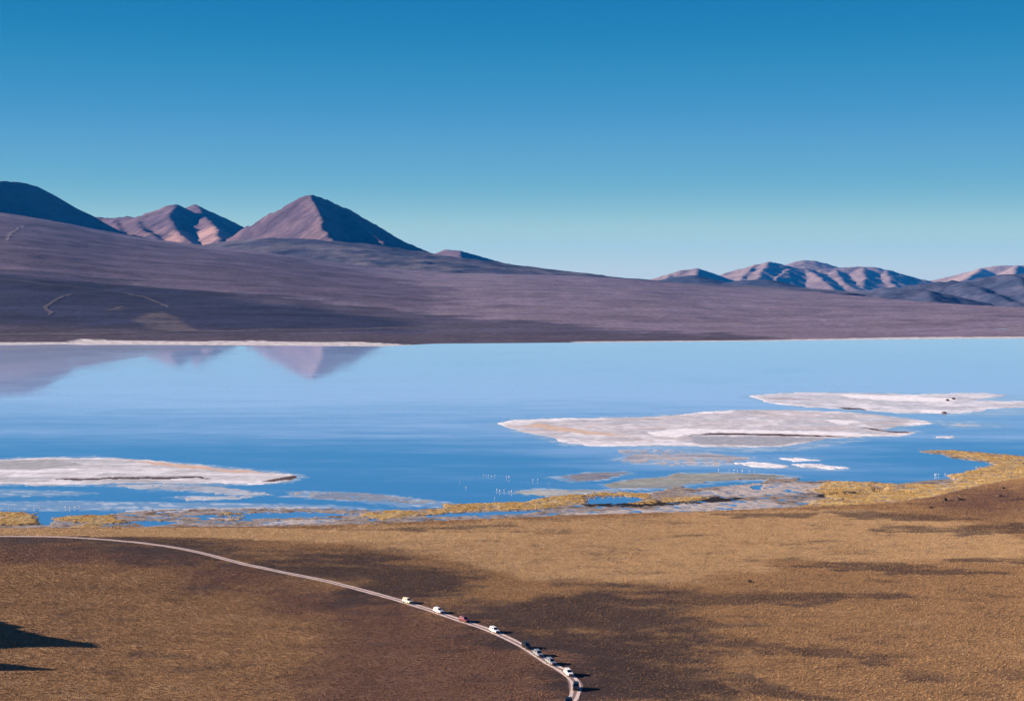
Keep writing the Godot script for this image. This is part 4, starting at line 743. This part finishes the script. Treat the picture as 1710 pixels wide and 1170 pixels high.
	salt_flat("mottled grey shoal between the left spit and the marsh", PackedVector2Array([Vector2(-129.6, 810.9), Vector2(-122.8, 824.4), Vector2(-102.0, 824.4), Vector2(-73.1, 810.9), Vector2(-51.9, 797.8), Vector2(-37.9, 785.1), Vector2(-57.3, 780.9), Vector2(-84.4, 789.3), Vector2(-105.1, 795.6)]), 0.015, 0.17, [Vector3(0.24, 0.29, 0.36), Vector3(0.19, 0.25, 0.34), Vector3(0.34, 0.37, 0.40)], Vector2(1.1, 2.4))
	salt_flat("white salt crust strip along the bottom left shore", PackedVector2Array([Vector2(-210.7, 755.0), Vector2(-190.0, 760.8), Vector2(-168.5, 764.8), Vector2(-146.4, 766.8), Vector2(-121.3, 770.7), Vector2(-101.6, 768.7), Vector2(-119.4, 758.9), Vector2(-144.2, 755.0), Vector2(-174.6, 749.3)]), 0.05, 0.14, pale, Vector2(1.1, 2.2))
	salt_flat("broken grey and white shoal under the large salt flat", PackedVector2Array([Vector2(68.6, 963.8), Vector2(80.8, 989.5), Vector2(75.0, 1023.7), Vector2(104.7, 1020.1), Vector2(136.5, 1002.9), Vector2(165.7, 976.5), Vector2(145.5, 951.5), Vector2(133.0, 933.5), Vector2(104.0, 936.5), Vector2(81.5, 948.4)]), 0.015, 0.17, [Vector3(0.42, 0.43, 0.46), Vector3(0.28, 0.32, 0.40), Vector3(0.56, 0.56, 0.56)], Vector2(1.2, 3.0))
	salt_flat("slim white shoal right of the broken grey shoal", PackedVector2Array([Vector2(147.0, 948.4), Vector2(162.0, 954.5), Vector2(182.5, 936.5), Vector2(176.3, 924.8), Vector2(157.4, 927.7)]), 0.22, 0.35, [white, pale[0], white], Vector2(1.1, 2.6))
	salt_flat("slim white shoal with birds nearest the marsh headland", PackedVector2Array([Vector2(186.2, 945.4), Vector2(196.1, 945.4), Vector2(212.5, 930.6), Vector2(217.6, 919.0), Vector2(205.4, 916.2), Vector2(188.5, 927.7)]), 0.20, 0.4, [white, pale[0], white], Vector2(1.1, 2.6))
	salt_flat("tiny white shoal in open water right of the large salt flat", PackedVector2Array([Vector2(181.4, 973.3), Vector2(198.4, 976.5), Vector2(208.1, 960.7), Vector2(190.6, 957.6)]), 0.20, 0.3, [white, pale[0], white], Vector2(1.0, 2.4))
	salt_flat("small pinkish shoal in open water above the right marsh", PackedVector2Array([Vector2(325.6, 1103.5), Vector2(340.8, 1107.6), Vector2(339.3, 1095.4), Vector2(324.4, 1091.3)]), 0.2, 0.3, [pink, pale[0], white], Vector2(1.0, 2.4))
	salt_flat("greenish grey mud bank off the middle of the marsh", PackedVector2Array([Vector2(55.4, 852.9), Vector2(75.0, 873.0), Vector2(94.2, 880.8), Vector2(103.7, 899.5), Vector2(130.5, 902.3), Vector2(159.3, 894.1), Vector2(175.9, 883.4), Vector2(155.6, 873.0), Vector2(125.5, 867.9), Vector2(105.5, 852.9), Vector2(93.2, 838.4), Vector2(71.9, 836.1), Vector2(58.2, 840.8)]), 0.06, 0.08, [Vector3(0.30, 0.32, 0.29), Vector3(0.25, 0.27, 0.26), Vector3(0.36, 0.37, 0.34)], Vector2(1.0, 2.2))
	salt_flat("faint brownish mud bank left of the greenish bank", PackedVector2Array([Vector2(27.8, 883.4), Vector2(47.1, 899.5), Vector2(70.2, 905.0), Vector2(73.5, 899.5), Vector2(56.7, 873.0), Vector2(38.1, 865.4)]), 0.02, 0.08, [Vector3(0.24, 0.24, 0.26), Vector3(0.2, 0.22, 0.27), Vector3(0.24, 0.27, 0.32)], Vector2(1.1, 2.4))
	salt_flat("pale sand bar along the yellow marsh point", PackedVector2Array([Vector2(-1.7, 819.9), Vector2(15.7, 831.4), Vector2(36.5, 829.1), Vector2(71.5, 831.4), Vector2(49.9, 819.9), Vector2(22.0, 808.7)]), 0.03, 0.09, [Vector3(0.32, 0.36, 0.36), Vector3(0.26, 0.30, 0.33), Vector3(0.4, 0.42, 0.4)], Vector2(1.0, 2.2))
	salt_flat("thin pale shoal trailing right from the large salt flat", PackedVector2Array([Vector2(356.6, 1192.0), Vector2(373.0, 1196.7), Vector2(392.4, 1187.2), Vector2(372.1, 1177.8)]), 0.04, 0.08, pale, Vector2(1.2, 4.0))

# ------------------------------------------------------------------ the track

func ribbon(line: PackedVector2Array, off: float, width: float, lift: float, wobble: float, tone: Vector3) -> ArrayMesh:
	var v := PackedVector3Array()
	var c := PackedColorArray()
	for k in line.size():
		var t := (line[mini(k + 1, line.size() - 1)] - line[maxi(k - 1, 0)]).normalized()
		var s := Vector2(-t.y, t.x)
		var o := off + wobble * noise_a.get_noise_1d(k * 0.05 + off * 10.0)
		var w := width * (1.0 + 0.35 * noise_b.get_noise_1d(k * 0.09 + off * 33.0))
		for i in 4:
			var q := line[k] + s * (o + w * (i / 3.0 - 0.5))
			v.append(Vector3(q.x, plain_height(q.x, q.y) + lift, -q.y))
			c.append(col(tone * (1.0 + 0.25 * noise_b.get_noise_2d(q.x * 0.5, q.y * 0.5))))
	return sheet(4, line.size(), v, c)

func make_track() -> void:
	var m := ground_material(9.0, fine_texture)
	var t := place("track", ribbon(road_line, 0.0, 3.5, 0.05, 0.2, Vector3(0.24, 0.175, 0.155)), m)
	tag(t, "pale two rut dirt track winding across the plain", "track", "", "structure")
	place("wheel_rut", ribbon(road_line, 1.0, 1.0, 0.075, 0.12, Vector3(0.66, 0.54, 0.49)), m, t)
	place("wheel_rut", ribbon(road_line, -1.0, 1.0, 0.075, 0.12, Vector3(0.66, 0.54, 0.49)), m, t)

func make_outcrop() -> void:
	# the crag left of the frame whose shadow falls into its lower left corner
	var o := mountain("rock_outcrop", "jagged dark rock outcrop rising left of the track plain", [
		PackedVector3Array([Vector3(-235, 36, -479), Vector3(-233, 30, -484), Vector3(-236, 26, -495), Vector3(-236, 21, -508), Vector3(-238, 13, -524), Vector3(-240, 6, -542)]),
		PackedVector3Array([Vector3(-232, 33, -451), Vector3(-234, 24, -453.5), Vector3(-236, 14, -459)])],
		1.7, 24, 2.0, Vector2i(90, 160), 0.11, 0.09, [Vector3(0.10, 0.08, 0.075), Vector3(0.15, 0.11, 0.09)], 12.0, 1.1)
	o.set_meta("category", "rock outcrop")
	o.set_meta("kind", "thing")

# ------------------------------------------------------------------ grass

func tuft_mesh(sd: int, blades: int) -> ArrayMesh:
	var r := RandomNumberGenerator.new()
	r.seed = sd
	var st := SurfaceTool.new()
	st.begin(Mesh.PRIMITIVE_TRIANGLES)
	for k in blades:
		var a := TAU * (k + r.randf()) / blades
		var out := Vector3(cos(a), 0, sin(a))
		var side := Vector3(-out.z, 0, out.x)
		var root := out * r.randf_range(0.02, 0.16)
		var tip := out * r.randf_range(0.28, 0.52) + Vector3(0, r.randf_range(0.22, 0.5), 0)
		var w := r.randf_range(0.06, 0.11)
		st.add_vertex(root - side * w)
		st.add_vertex(tip)
		st.add_vertex(root + side * w)
	st.generate_normals()
	return st.commit()

func make_grass() -> void:
	var lists := [PackedFloat32Array(), PackedFloat32Array(), PackedFloat32Array()]
	var tries := 560000
	for k in tries:
		var d := sqrt(lerpf(392.0 * 392.0, 880.0 * 880.0, rng.randf()))
		var x := d * rng.randf_range(-0.375, 0.375)
		var pick := rng.randf()
		var sz := rng.randf_range(0.45, 1.05)
		var turn := rng.randf() * TAU
		var tint := rng.randf()
		var which := rng.randi() % 3
		if d > plain_edge(x) - 1.0 or m_road.at(x, d) > 0.3:
			continue
		var t := plain_tone(x, d)
		var dens := 0.95 - 0.70 * t.x - 0.25 * t.y
		if pick > dens:
			continue
		var a := Vector3(0.50, 0.325, 0.165).lerp(Vector3(0.29, 0.18, 0.10), tint)
		a = a.lerp(Vector3(0.58, 0.405, 0.215), t.z * 0.8)
		a = a.lerp(Vector3(0.22, 0.125, 0.095), t.y * 0.8)
		a = a.lerp(Vector3(0.15, 0.10, 0.08), t.x * 0.8)
		var cs := cos(turn) * sz
		var sn := sin(turn) * sz
		var b: PackedFloat32Array = lists[which]
		b.append_array(PackedFloat32Array([cs, 0, sn, x, 0, sz * 0.9, 0, plain_height(x, d) - 0.02, -sn, 0, cs, -d, a.x, a.y, a.z, 1.0]))
		lists[which] = b
	for k in 260000:
		var x := rng.randf_range(-290.0, 430.0)
		var d := rng.randf_range(690.0, 1060.0)
		var sz := rng.randf_range(0.7, 1.5)
		var turn := rng.randf() * TAU
		var tint := rng.randf()
		var which := rng.randi() % 3
		if d < plain_edge(x) + 1.0 or absf(x) > d * 0.375:
			continue
		if mat_cover(x, d) < 0.55:
			continue
		var a := Vector3(0.62, 0.42, 0.16).lerp(Vector3(0.36, 0.22, 0.09), tint)
		a = a.lerp(Vector3(0.78, 0.62, 0.33), smoothstep(0.0, 0.35, noise_a.get_noise_2d(x * 0.04, d * 0.06 + 77.0)) * 0.7)
		var cs := cos(turn) * sz
		var sn := sin(turn) * sz
		var b: PackedFloat32Array = lists[which]
		b.append_array(PackedFloat32Array([cs, 0, sn, x, 0, sz, 0, 0.1 + maxf(0.0, plain_base(x, d) - 0.6), -sn, 0, cs, -d, a.x, a.y, a.z, 1.0]))
		lists[which] = b
	var m := StandardMaterial3D.new()
	m.vertex_color_use_as_albedo = true
	m.roughness = 0.9
	m.metallic_specular = 0.1
	m.cull_mode = BaseMaterial3D.CULL_DISABLED
	var root := Node3D.new()
	root.name = "grass"
	add_child(root)
	tag(root, "dry golden tussock grass covering the plain", "grass", "", "stuff")
	for i in 3:
		var mm := MultiMesh.new()
		mm.transform_format = MultiMesh.TRANSFORM_3D
		mm.use_colors = true
		mm.mesh = tuft_mesh(70 + i, 9)
		mm.instance_count = lists[i].size() / 16
		mm.buffer = lists[i]
		var o := MultiMeshInstance3D.new()
		o.name = "tussocks"
		o.multimesh = mm
		o.material_override = m
		o.set_meta("kind", "stuff")
		root.add_child(o, true)

# ------------------------------------------------------------------ vehicles

func paint(c: Color, rough := 0.35, metal := 0.0) -> StandardMaterial3D:
	var m := StandardMaterial3D.new()
	m.albedo_color = c
	m.roughness = rough
	m.metallic = metal
	return m

func ring(w0: float, w1: float, y0: float, y1: float, z: float, ch: float) -> PackedVector3Array:
	# a section across the car: half width w0 below and w1 above, corners cut by ch
	return PackedVector3Array([Vector3(-w0 + ch, y0, z), Vector3(w0 - ch, y0, z), Vector3(w0, y0 + ch, z), Vector3(w1, y1 - ch, z), Vector3(w1 - ch, y1, z), Vector3(-w1 + ch, y1, z), Vector3(-w1, y1 - ch, z), Vector3(-w0, y0 + ch, z)])

func loft(rings: Array) -> ArrayMesh:
	var st := SurfaceTool.new()
	st.begin(Mesh.PRIMITIVE_TRIANGLES)
	st.set_smooth_group(-1)
	for k in rings.size() - 1:
		var a: PackedVector3Array = rings[k]
		var b: PackedVector3Array = rings[k + 1]
		for i in a.size():
			var j := (i + 1) % a.size()
			for p in [a[i], b[i], a[j], a[j], b[i], b[j]]:
				st.add_vertex(p)
	for e in [0, rings.size() - 1]:
		var r: PackedVector3Array = rings[e]
		for i in range(1, r.size() - 1):
			for p in [r[0], r[i], r[i + 1]]:
				st.add_vertex(p)
	st.generate_normals()
	return st.commit()

func pane(p: Array, out: Vector3) -> ArrayMesh:
	# a thin slab over four corners, pushed out a little
	var st := SurfaceTool.new()
	st.begin(Mesh.PRIMITIVE_TRIANGLES)
	st.set_smooth_group(-1)
	var a := []
	var b := []
	for q: Vector3 in p:
		a.append(q + out * 0.012)
		b.append(q - out * 0.01)
	for f in [[a[0], a[1], a[2]], [a[0], a[2], a[3]]]:
		for q in f:
			st.add_vertex(q)
	for i in 4:
		var j := (i + 1) % 4
		for q in [a[i], b[i], a[j], a[j], b[i], b[j]]:
			st.add_vertex(q)
	st.generate_normals()
	return st.commit()

func block(size: Vector3, at: Vector3) -> ArrayMesh:
	var c := minf(size.x, minf(size.y, size.z)) * 0.2
	return loft([ring(size.x / 2 - c, size.x / 2 - c, at.y - size.y / 2 + c, at.y + size.y / 2 - c, at.z - size.z / 2, c * 0.5), ring(size.x / 2, size.x / 2, at.y - size.y / 2, at.y + size.y / 2, at.z - size.z / 2 + c, c), ring(size.x / 2, size.x / 2, at.y - size.y / 2, at.y + size.y / 2, at.z + size.z / 2 - c, c), ring(size.x / 2 - c, size.x / 2 - c, at.y - size.y / 2 + c, at.y + size.y / 2 - c, at.z + size.z / 2, c * 0.5)])

func disc(r: float, half: float, bevel: float) -> ArrayMesh:
	var rings := []
	for s in [[-half, r - bevel], [-half + bevel, r], [half - bevel, r], [half, r - bevel]]:
		var p := PackedVector3Array()
		for i in 18:
			p.append(Vector3(s[0], sin(TAU * i / 18.0) * s[1], cos(TAU * i / 18.0) * s[1]))
		rings.append(p)
	return loft(rings)

var shared := {}
func make_car(body_mat: Material) -> Node3D:
	if shared.is_empty():
		shared.glass = paint(Color(0.03, 0.035, 0.045), 0.06)
		shared.rubber = paint(Color(0.05, 0.05, 0.05), 0.9)
		shared.steel = paint(Color(0.5, 0.5, 0.52), 0.4, 0.7)
		shared.trim = paint(Color(0.07, 0.07, 0.075), 0.7)
		shared.lens = paint(Color(0.85, 0.87, 0.9), 0.1)
		shared.red = paint(Color(0.5, 0.04, 0.03), 0.25)
		shared.tyre = disc(0.40, 0.13, 0.05)
		shared.rim = disc(0.23, 0.14, 0.03)
		shared.body = loft([ring(0.74, 0.70, 0.50, 0.86, 2.34, 0.07), ring(0.86, 0.82, 0.42, 1.00, 2.20, 0.08), ring(0.93, 0.88, 0.40, 1.08, 1.70, 0.09), ring(0.94, 0.90, 0.40, 1.12, 1.00, 0.09), ring(0.94, 0.92, 0.40, 1.13, -1.9, 0.09), ring(0.92, 0.89, 0.45, 1.12, -2.22, 0.09), ring(0.84, 0.82, 0.52, 1.05, -2.32, 0.08)])
		shared.cabin = loft([ring(0.82, 0.80, 1.05, 1.16, 1.02, 0.04), ring(0.86, 0.70, 1.05, 1.76, 0.36, 0.07), ring(0.87, 0.71, 1.05, 1.84, -0.3, 0.08), ring(0.87, 0.71, 1.05, 1.84, -1.7, 0.08), ring(0.85, 0.68, 1.05, 1.78, -2.06, 0.08), ring(0.82, 0.78, 1.05, 1.16, -2.24, 0.04)])
	var t := Node3D.new()
	t.name = numbered("off_road_car")
	add_child(t)
	place("body", shared.body, body_mat, t)
	var cabin := place("cabin", shared.cabin, body_mat, t)
	var top := 1.74
	place("windshield", pane([Vector3(-0.72, 1.18, 0.99), Vector3(0.72, 1.18, 0.99), Vector3(0.62, top - 0.04, 0.41), Vector3(-0.62, top - 0.04, 0.41)], Vector3(0, 0.72, 0.7)), shared.glass, cabin)
	var zb := -2.22
	var zt := -2.08
	place("rear_window", pane([Vector3(-0.68, 1.22, zb), Vector3(0.68, 1.22, zb), Vector3(0.58, top - 0.04, zt), Vector3(-0.58, top - 0.04, zt)], Vector3(0, 0.2, -0.98)), shared.glass, cabin)
	for s in [-1.0, 1.0]:
		var spans := [[0.62, 0.30, -0.35, -0.35], [-0.43, -0.43, -1.2, -1.2], [-1.28, -1.28, -1.98, -1.92]]
		for w in spans:
			place("side_window", pane([Vector3(s * 0.835, 1.20, w[0]), Vector3(s * 0.735, top - 0.08, w[1]), Vector3(s * 0.735, top - 0.08, w[2]), Vector3(s * 0.835, 1.20, w[3])], Vector3(s, 0.2, 0)), shared.glass, cabin)
		var mir := place("mirror", block(Vector3(0.18, 0.16, 0.10), Vector3(0, 1.2, 0.66)), body_mat, t)
		mir.position.x = s * 0.98
		var hl := place("headlight", block(Vector3(0.26, 0.15, 0.08), Vector3(0, 0.84, 2.28)), shared.lens, t)
		hl.position.x = s * 0.58
		var tl := place("tail_light", block(Vector3(0.12, 0.28, 0.06), Vector3(0, 0.88, -2.29)), shared.red, t)
		tl.position.x = s * 0.72
		for z in [1.42, -1.42]:
			var wh := Node3D.new()
			wh.name = "wheel"
			t.add_child(wh, true)
			wh.position = Vector3(s * 0.84, 0.40, z)
			place("tyre", shared.tyre, shared.rubber, wh)
			place("rim", shared.rim, shared.steel, wh)
	place("grille", block(Vector3(0.72, 0.22, 0.06), Vector3(0, 0.80, 2.33)), shared.trim, t)
	place("front_bumper", block(Vector3(1.66, 0.22, 0.22), Vector3(0, 0.52, 2.33)), shared.trim, t)
	place("rear_bumper", block(Vector3(1.62, 0.20, 0.18), Vector3(0, 0.54, -2.33)), shared.trim, t)
	for s in [-0.56, 0.56]:
		var rack := place("roof_rack", block(Vector3(0.06, 0.05, 1.5), Vector3(0, 1.865, -0.95)), shared.trim, t)
		rack.position.x = s
	return t

func make_convoy() -> void:
	var white := paint(Color(0.90, 0.90, 0.89), 0.3)
	var silver := paint(Color(0.62, 0.64, 0.66), 0.3, 0.5)
	var black := paint(Color(0.045, 0.05, 0.055), 0.3)
	var maroon := paint(Color(0.42, 0.12, 0.18), 0.35)
	var cream := paint(Color(0.88, 0.85, 0.72), 0.4)
	var graphite := paint(Color(0.14, 0.16, 0.18), 0.3, 0.3)
	var spots := PackedVector2Array([Vector2(-38.3, 528.4), Vector2(-27.0, 512.0), Vector2(-17.5, 499.1), Vector2(-6.3, 482.8), Vector2(4.5, 461.5), Vector2(8.0, 451.9), Vector2(11.6, 441.9), Vector2(16.8, 429.0), Vector2(18.5, 413.3), Vector2(16.7, 395.0)])
	var look := [[cream, "cream off-road car at the far end of the convoy"], [white, "white off-road car second from the far end of the convoy"], [maroon, "maroon off-road car, the only red one in the convoy"], [white, "white off-road car on the track just after the maroon one"],
		[black, "black off-road car in mid convoy followed by two silver ones"], [silver, "silver off-road car right beside the black car in mid convoy"], [silver, "silver off-road car just before the white car on the bend"], [white, "white off-road car nearest the camera, entering the bend of the track"],
		[graphite, "dark grey off-road car rounding the bend of the track"], [black, "black off-road car cut off by the bottom edge of the picture"]]
	for k in spots.size():
		var best := 0
		for i in road_line.size():
			if road_line[i].distance_squared_to(spots[k]) < road_line[best].distance_squared_to(spots[k]):
				best = i
		var q := road_line[best]
		var t := road_line[mini(best + 2, road_line.size() - 1)] - road_line[maxi(best - 2, 0)]
		var car := make_car(look[k][0])
		tag(car, look[k][1], "car", "cars in convoy on the dirt track")
		car.position = Vector3(q.x, plain_height(q.x, q.y) + 0.08, -q.y)
		car.rotation.y = atan2(t.x, -t.y)

# ------------------------------------------------------------------ small things

func boulder_mesh(sd: int) -> ArrayMesh:
	var st := SurfaceTool.new()
	st.begin(Mesh.PRIMITIVE_TRIANGLES)
	st.set_smooth_group(-1)
	var pts := []
	for j in 8:
		for i in 12:
			var a := TAU * i / 12.0
			var b := PI * j / 7.0
			var p := Vector3(cos(a) * sin(b), cos(b), sin(a) * sin(b))
			pts.append(p * (0.5 + 0.30 * noise_a.get_noise_3d(p.x * 1.2 + sd * 9.0, p.y * 1.2, p.z * 1.2)) + Vector3(0, 0.3, 0))
	for j in 7:
		for i in 12:
			var k := (i + 1) % 12
			for q in [j * 12 + i, j * 12 + k, j * 12 + 12 + i, j * 12 + k, j * 12 + 12 + k, j * 12 + 12 + i]:
				st.add_vertex(pts[q])
	st.generate_normals()
	return st.commit()

func make_boulders() -> void:
	var m := ground_material(2.0, fine_texture)
	m.vertex_color_use_as_albedo = false
	m.albedo_color = lin(0.07, 0.05, 0.045)
	var list := [
		[PackedVector2Array([Vector2(234.9, 773.3)])[0], Vector3(2.4, 2.2, 2.2), "small dark boulder at the foot of the right brown hill"],
		[PackedVector2Array([Vector2(242.4, 775.4)])[0], Vector3(6.0, 1.8, 3.0), "long low dark boulder on the right brown hill"],
		[PackedVector2Array([Vector2(266.3, 778.8)])[0], Vector3(1.6, 2.0, 1.6), "small dark boulder high on the right brown hill"],
		[PackedVector2Array([Vector2(221.2, 753.0)])[0], Vector3(2.0, 1.2, 1.8), "dark stone on the plain below the right brown hill"],
		[PackedVector2Array([Vector2(276.8, 803.9)])[0], Vector3(1.6, 1.5, 1.6), "small dark boulder near the crest of the right brown hill"],
		[PackedVector2Array([Vector2(94.7, 566.5)])[0], Vector3(1.5, 1.2, 1.4), "lone dark stone in the golden grass right of the convoy"]]
	for k in list.size():
		var o := place("boulder", boulder_mesh(k), m)
		var q: Vector2 = list[k][0]
		tag(o, list[k][2], "boulder", "dark boulders")
		o.position = Vector3(q.x, plain_height(q.x, q.y), -q.y)
		o.scale = list[k][1]
		o.rotation.y = k * 1.7
	var flats := [[PackedVector2Array([Vector2(430.9, 1415.8)])[0], Vector3(3.6, 2.4, 3.5), "left of two dark rocks on the farthest white salt flat"], [PackedVector2Array([Vector2(442.0, 1432.8)])[0], Vector3(3.4, 2.2, 3.2), "right of two dark rocks on the farthest white salt flat"], [PackedVector2Array([Vector2(389.6, 1290.1)])[0], Vector3(4.4, 1.6, 3.4), "dark rock at the near edge of the farthest white salt flat"]]
	for k in flats.size():
		var o := place("boulder", boulder_mesh(20 + k), m)
		var q: Vector2 = flats[k][0]
		tag(o, flats[k][2], "boulder", "dark boulders")
		o.position = Vector3(q.x, 0.1, -q.y)
		o.scale = flats[k][1]

func tube(st: SurfaceTool, pts: Array, radii: Array, sides := 6) -> void:
	for k in pts.size() - 1:
		var dir: Vector3 = (pts[k + 1] - pts[k]).normalized()
		var u := dir.cross(Vector3(1, 0, 0.01)).normalized()
		var w := dir.cross(u)
		for i in sides:
			var a0 := TAU * i / sides
			var a1 := TAU * (i + 1) / sides
			var p00: Vector3 = pts[k] + (u * cos(a0) + w * sin(a0)) * radii[k]
			var p01: Vector3 = pts[k] + (u * cos(a1) + w * sin(a1)) * radii[k]
			var p10: Vector3 = pts[k + 1] + (u * cos(a0) + w * sin(a0)) * radii[k + 1]
			var p11: Vector3 = pts[k + 1] + (u * cos(a1) + w * sin(a1)) * radii[k + 1]
			for p in [p00, p10, p01, p01, p10, p11]:
				st.add_vertex(p)

func make_birds() -> void:
	var st := SurfaceTool.new()
	st.begin(Mesh.PRIMITIVE_TRIANGLES)
	st.set_smooth_group(-1)
	tube(st, [Vector3(-0.42, 0.62, 0), Vector3(-0.3, 0.70, 0), Vector3(-0.1, 0.76, 0), Vector3(0.12, 0.78, 0), Vector3(0.24, 0.80, 0)], [0.02, 0.11, 0.19, 0.15, 0.05], 8)
	tube(st, [Vector3(0.16, 0.80, 0), Vector3(0.32, 0.92, 0), Vector3(0.34, 1.10, 0), Vector3(0.26, 1.28, 0), Vector3(0.32, 1.40, 0), Vector3(0.42, 1.38, 0), Vector3(0.52, 1.27, 0)], [0.07, 0.05, 0.04, 0.04, 0.06, 0.05, 0.01])
	for s in [-0.06, 0.06]:
		tube(st, [Vector3(0, 0.68, s), Vector3(0.03, 0.34, s), Vector3(0.0, -0.25, s)], [0.025, 0.02, 0.02], 4)
	st.generate_normals()
	var mesh := st.commit()
	var m := paint(Color(0.95, 0.90, 0.89), 0.7)
	var groups := [["white wading bird in open water left of the yellow marsh point", PackedVector2Array([Vector2(-17.5, 886.1), Vector2(-15.9, 883.4), Vector2(-14.5, 886.1), Vector2(-12.6, 880.8), Vector2(-10.7, 883.4), Vector2(-3.3, 878.2), Vector2(-1.8, 875.6), Vector2(-31.3, 857.9), Vector2(-26.9, 833.7), Vector2(-8.6, 824.4), Vector2(-6.9, 819.9), Vector2(-4.5, 822.1), Vector2(-1.7, 819.9), Vector2(-0.3429, 817.6), Vector2(-9.7, 793.5), Vector2(12.7, 865.4), Vector2(15.6, 865.4), Vector2(21.8, 850.5)])],
		["white wading bird beside the slim shoals off the marsh headland", PackedVector2Array([Vector2(138.5, 910.6), Vector2(141.2, 907.8), Vector2(143.4, 907.8), Vector2(146.0, 905.0), Vector2(150.6, 905.0), Vector2(153.2, 902.3), Vector2(187.2, 936.5), Vector2(190.5, 933.5), Vector2(193.0, 930.6), Vector2(195.5, 927.7), Vector2(131.7, 910.6)])],
		["white wading bird at the tip of the right yellow marsh", PackedVector2Array([Vector2(264.1, 888.7), Vector2(265.6, 888.7), Vector2(270.5, 891.4), Vector2(269.1, 875.6), Vector2(268.9, 867.9), Vector2(269.5, 862.9), Vector2(270.9, 860.4), Vector2(272.3, 857.9), Vector2(262.6, 886.1)])],
		["white wading bird in the shallows off the bottom left marsh", PackedVector2Array([Vector2(-267.9, 758.9), Vector2(-264.0, 756.9), Vector2(-255.1, 760.8), Vector2(-254.5, 766.8), Vector2(-252.6, 762.8), Vector2(-239.1, 762.8), Vector2(-236.0, 760.8), Vector2(-234.0, 762.8), Vector2(-232.1, 764.8)])]]
	for g in groups:
		for q in g[1]:
			var o := place("wading_bird", mesh, m)
			tag(o, g[0], "bird", g[0].replace("white wading bird", "wading birds"))
			o.position = Vector3(q.x, 0.0, -q.y)
			o.rotation.y = rng.randf() * TAU
			o.scale = Vector3.ONE * rng.randf_range(0.85, 1.25)
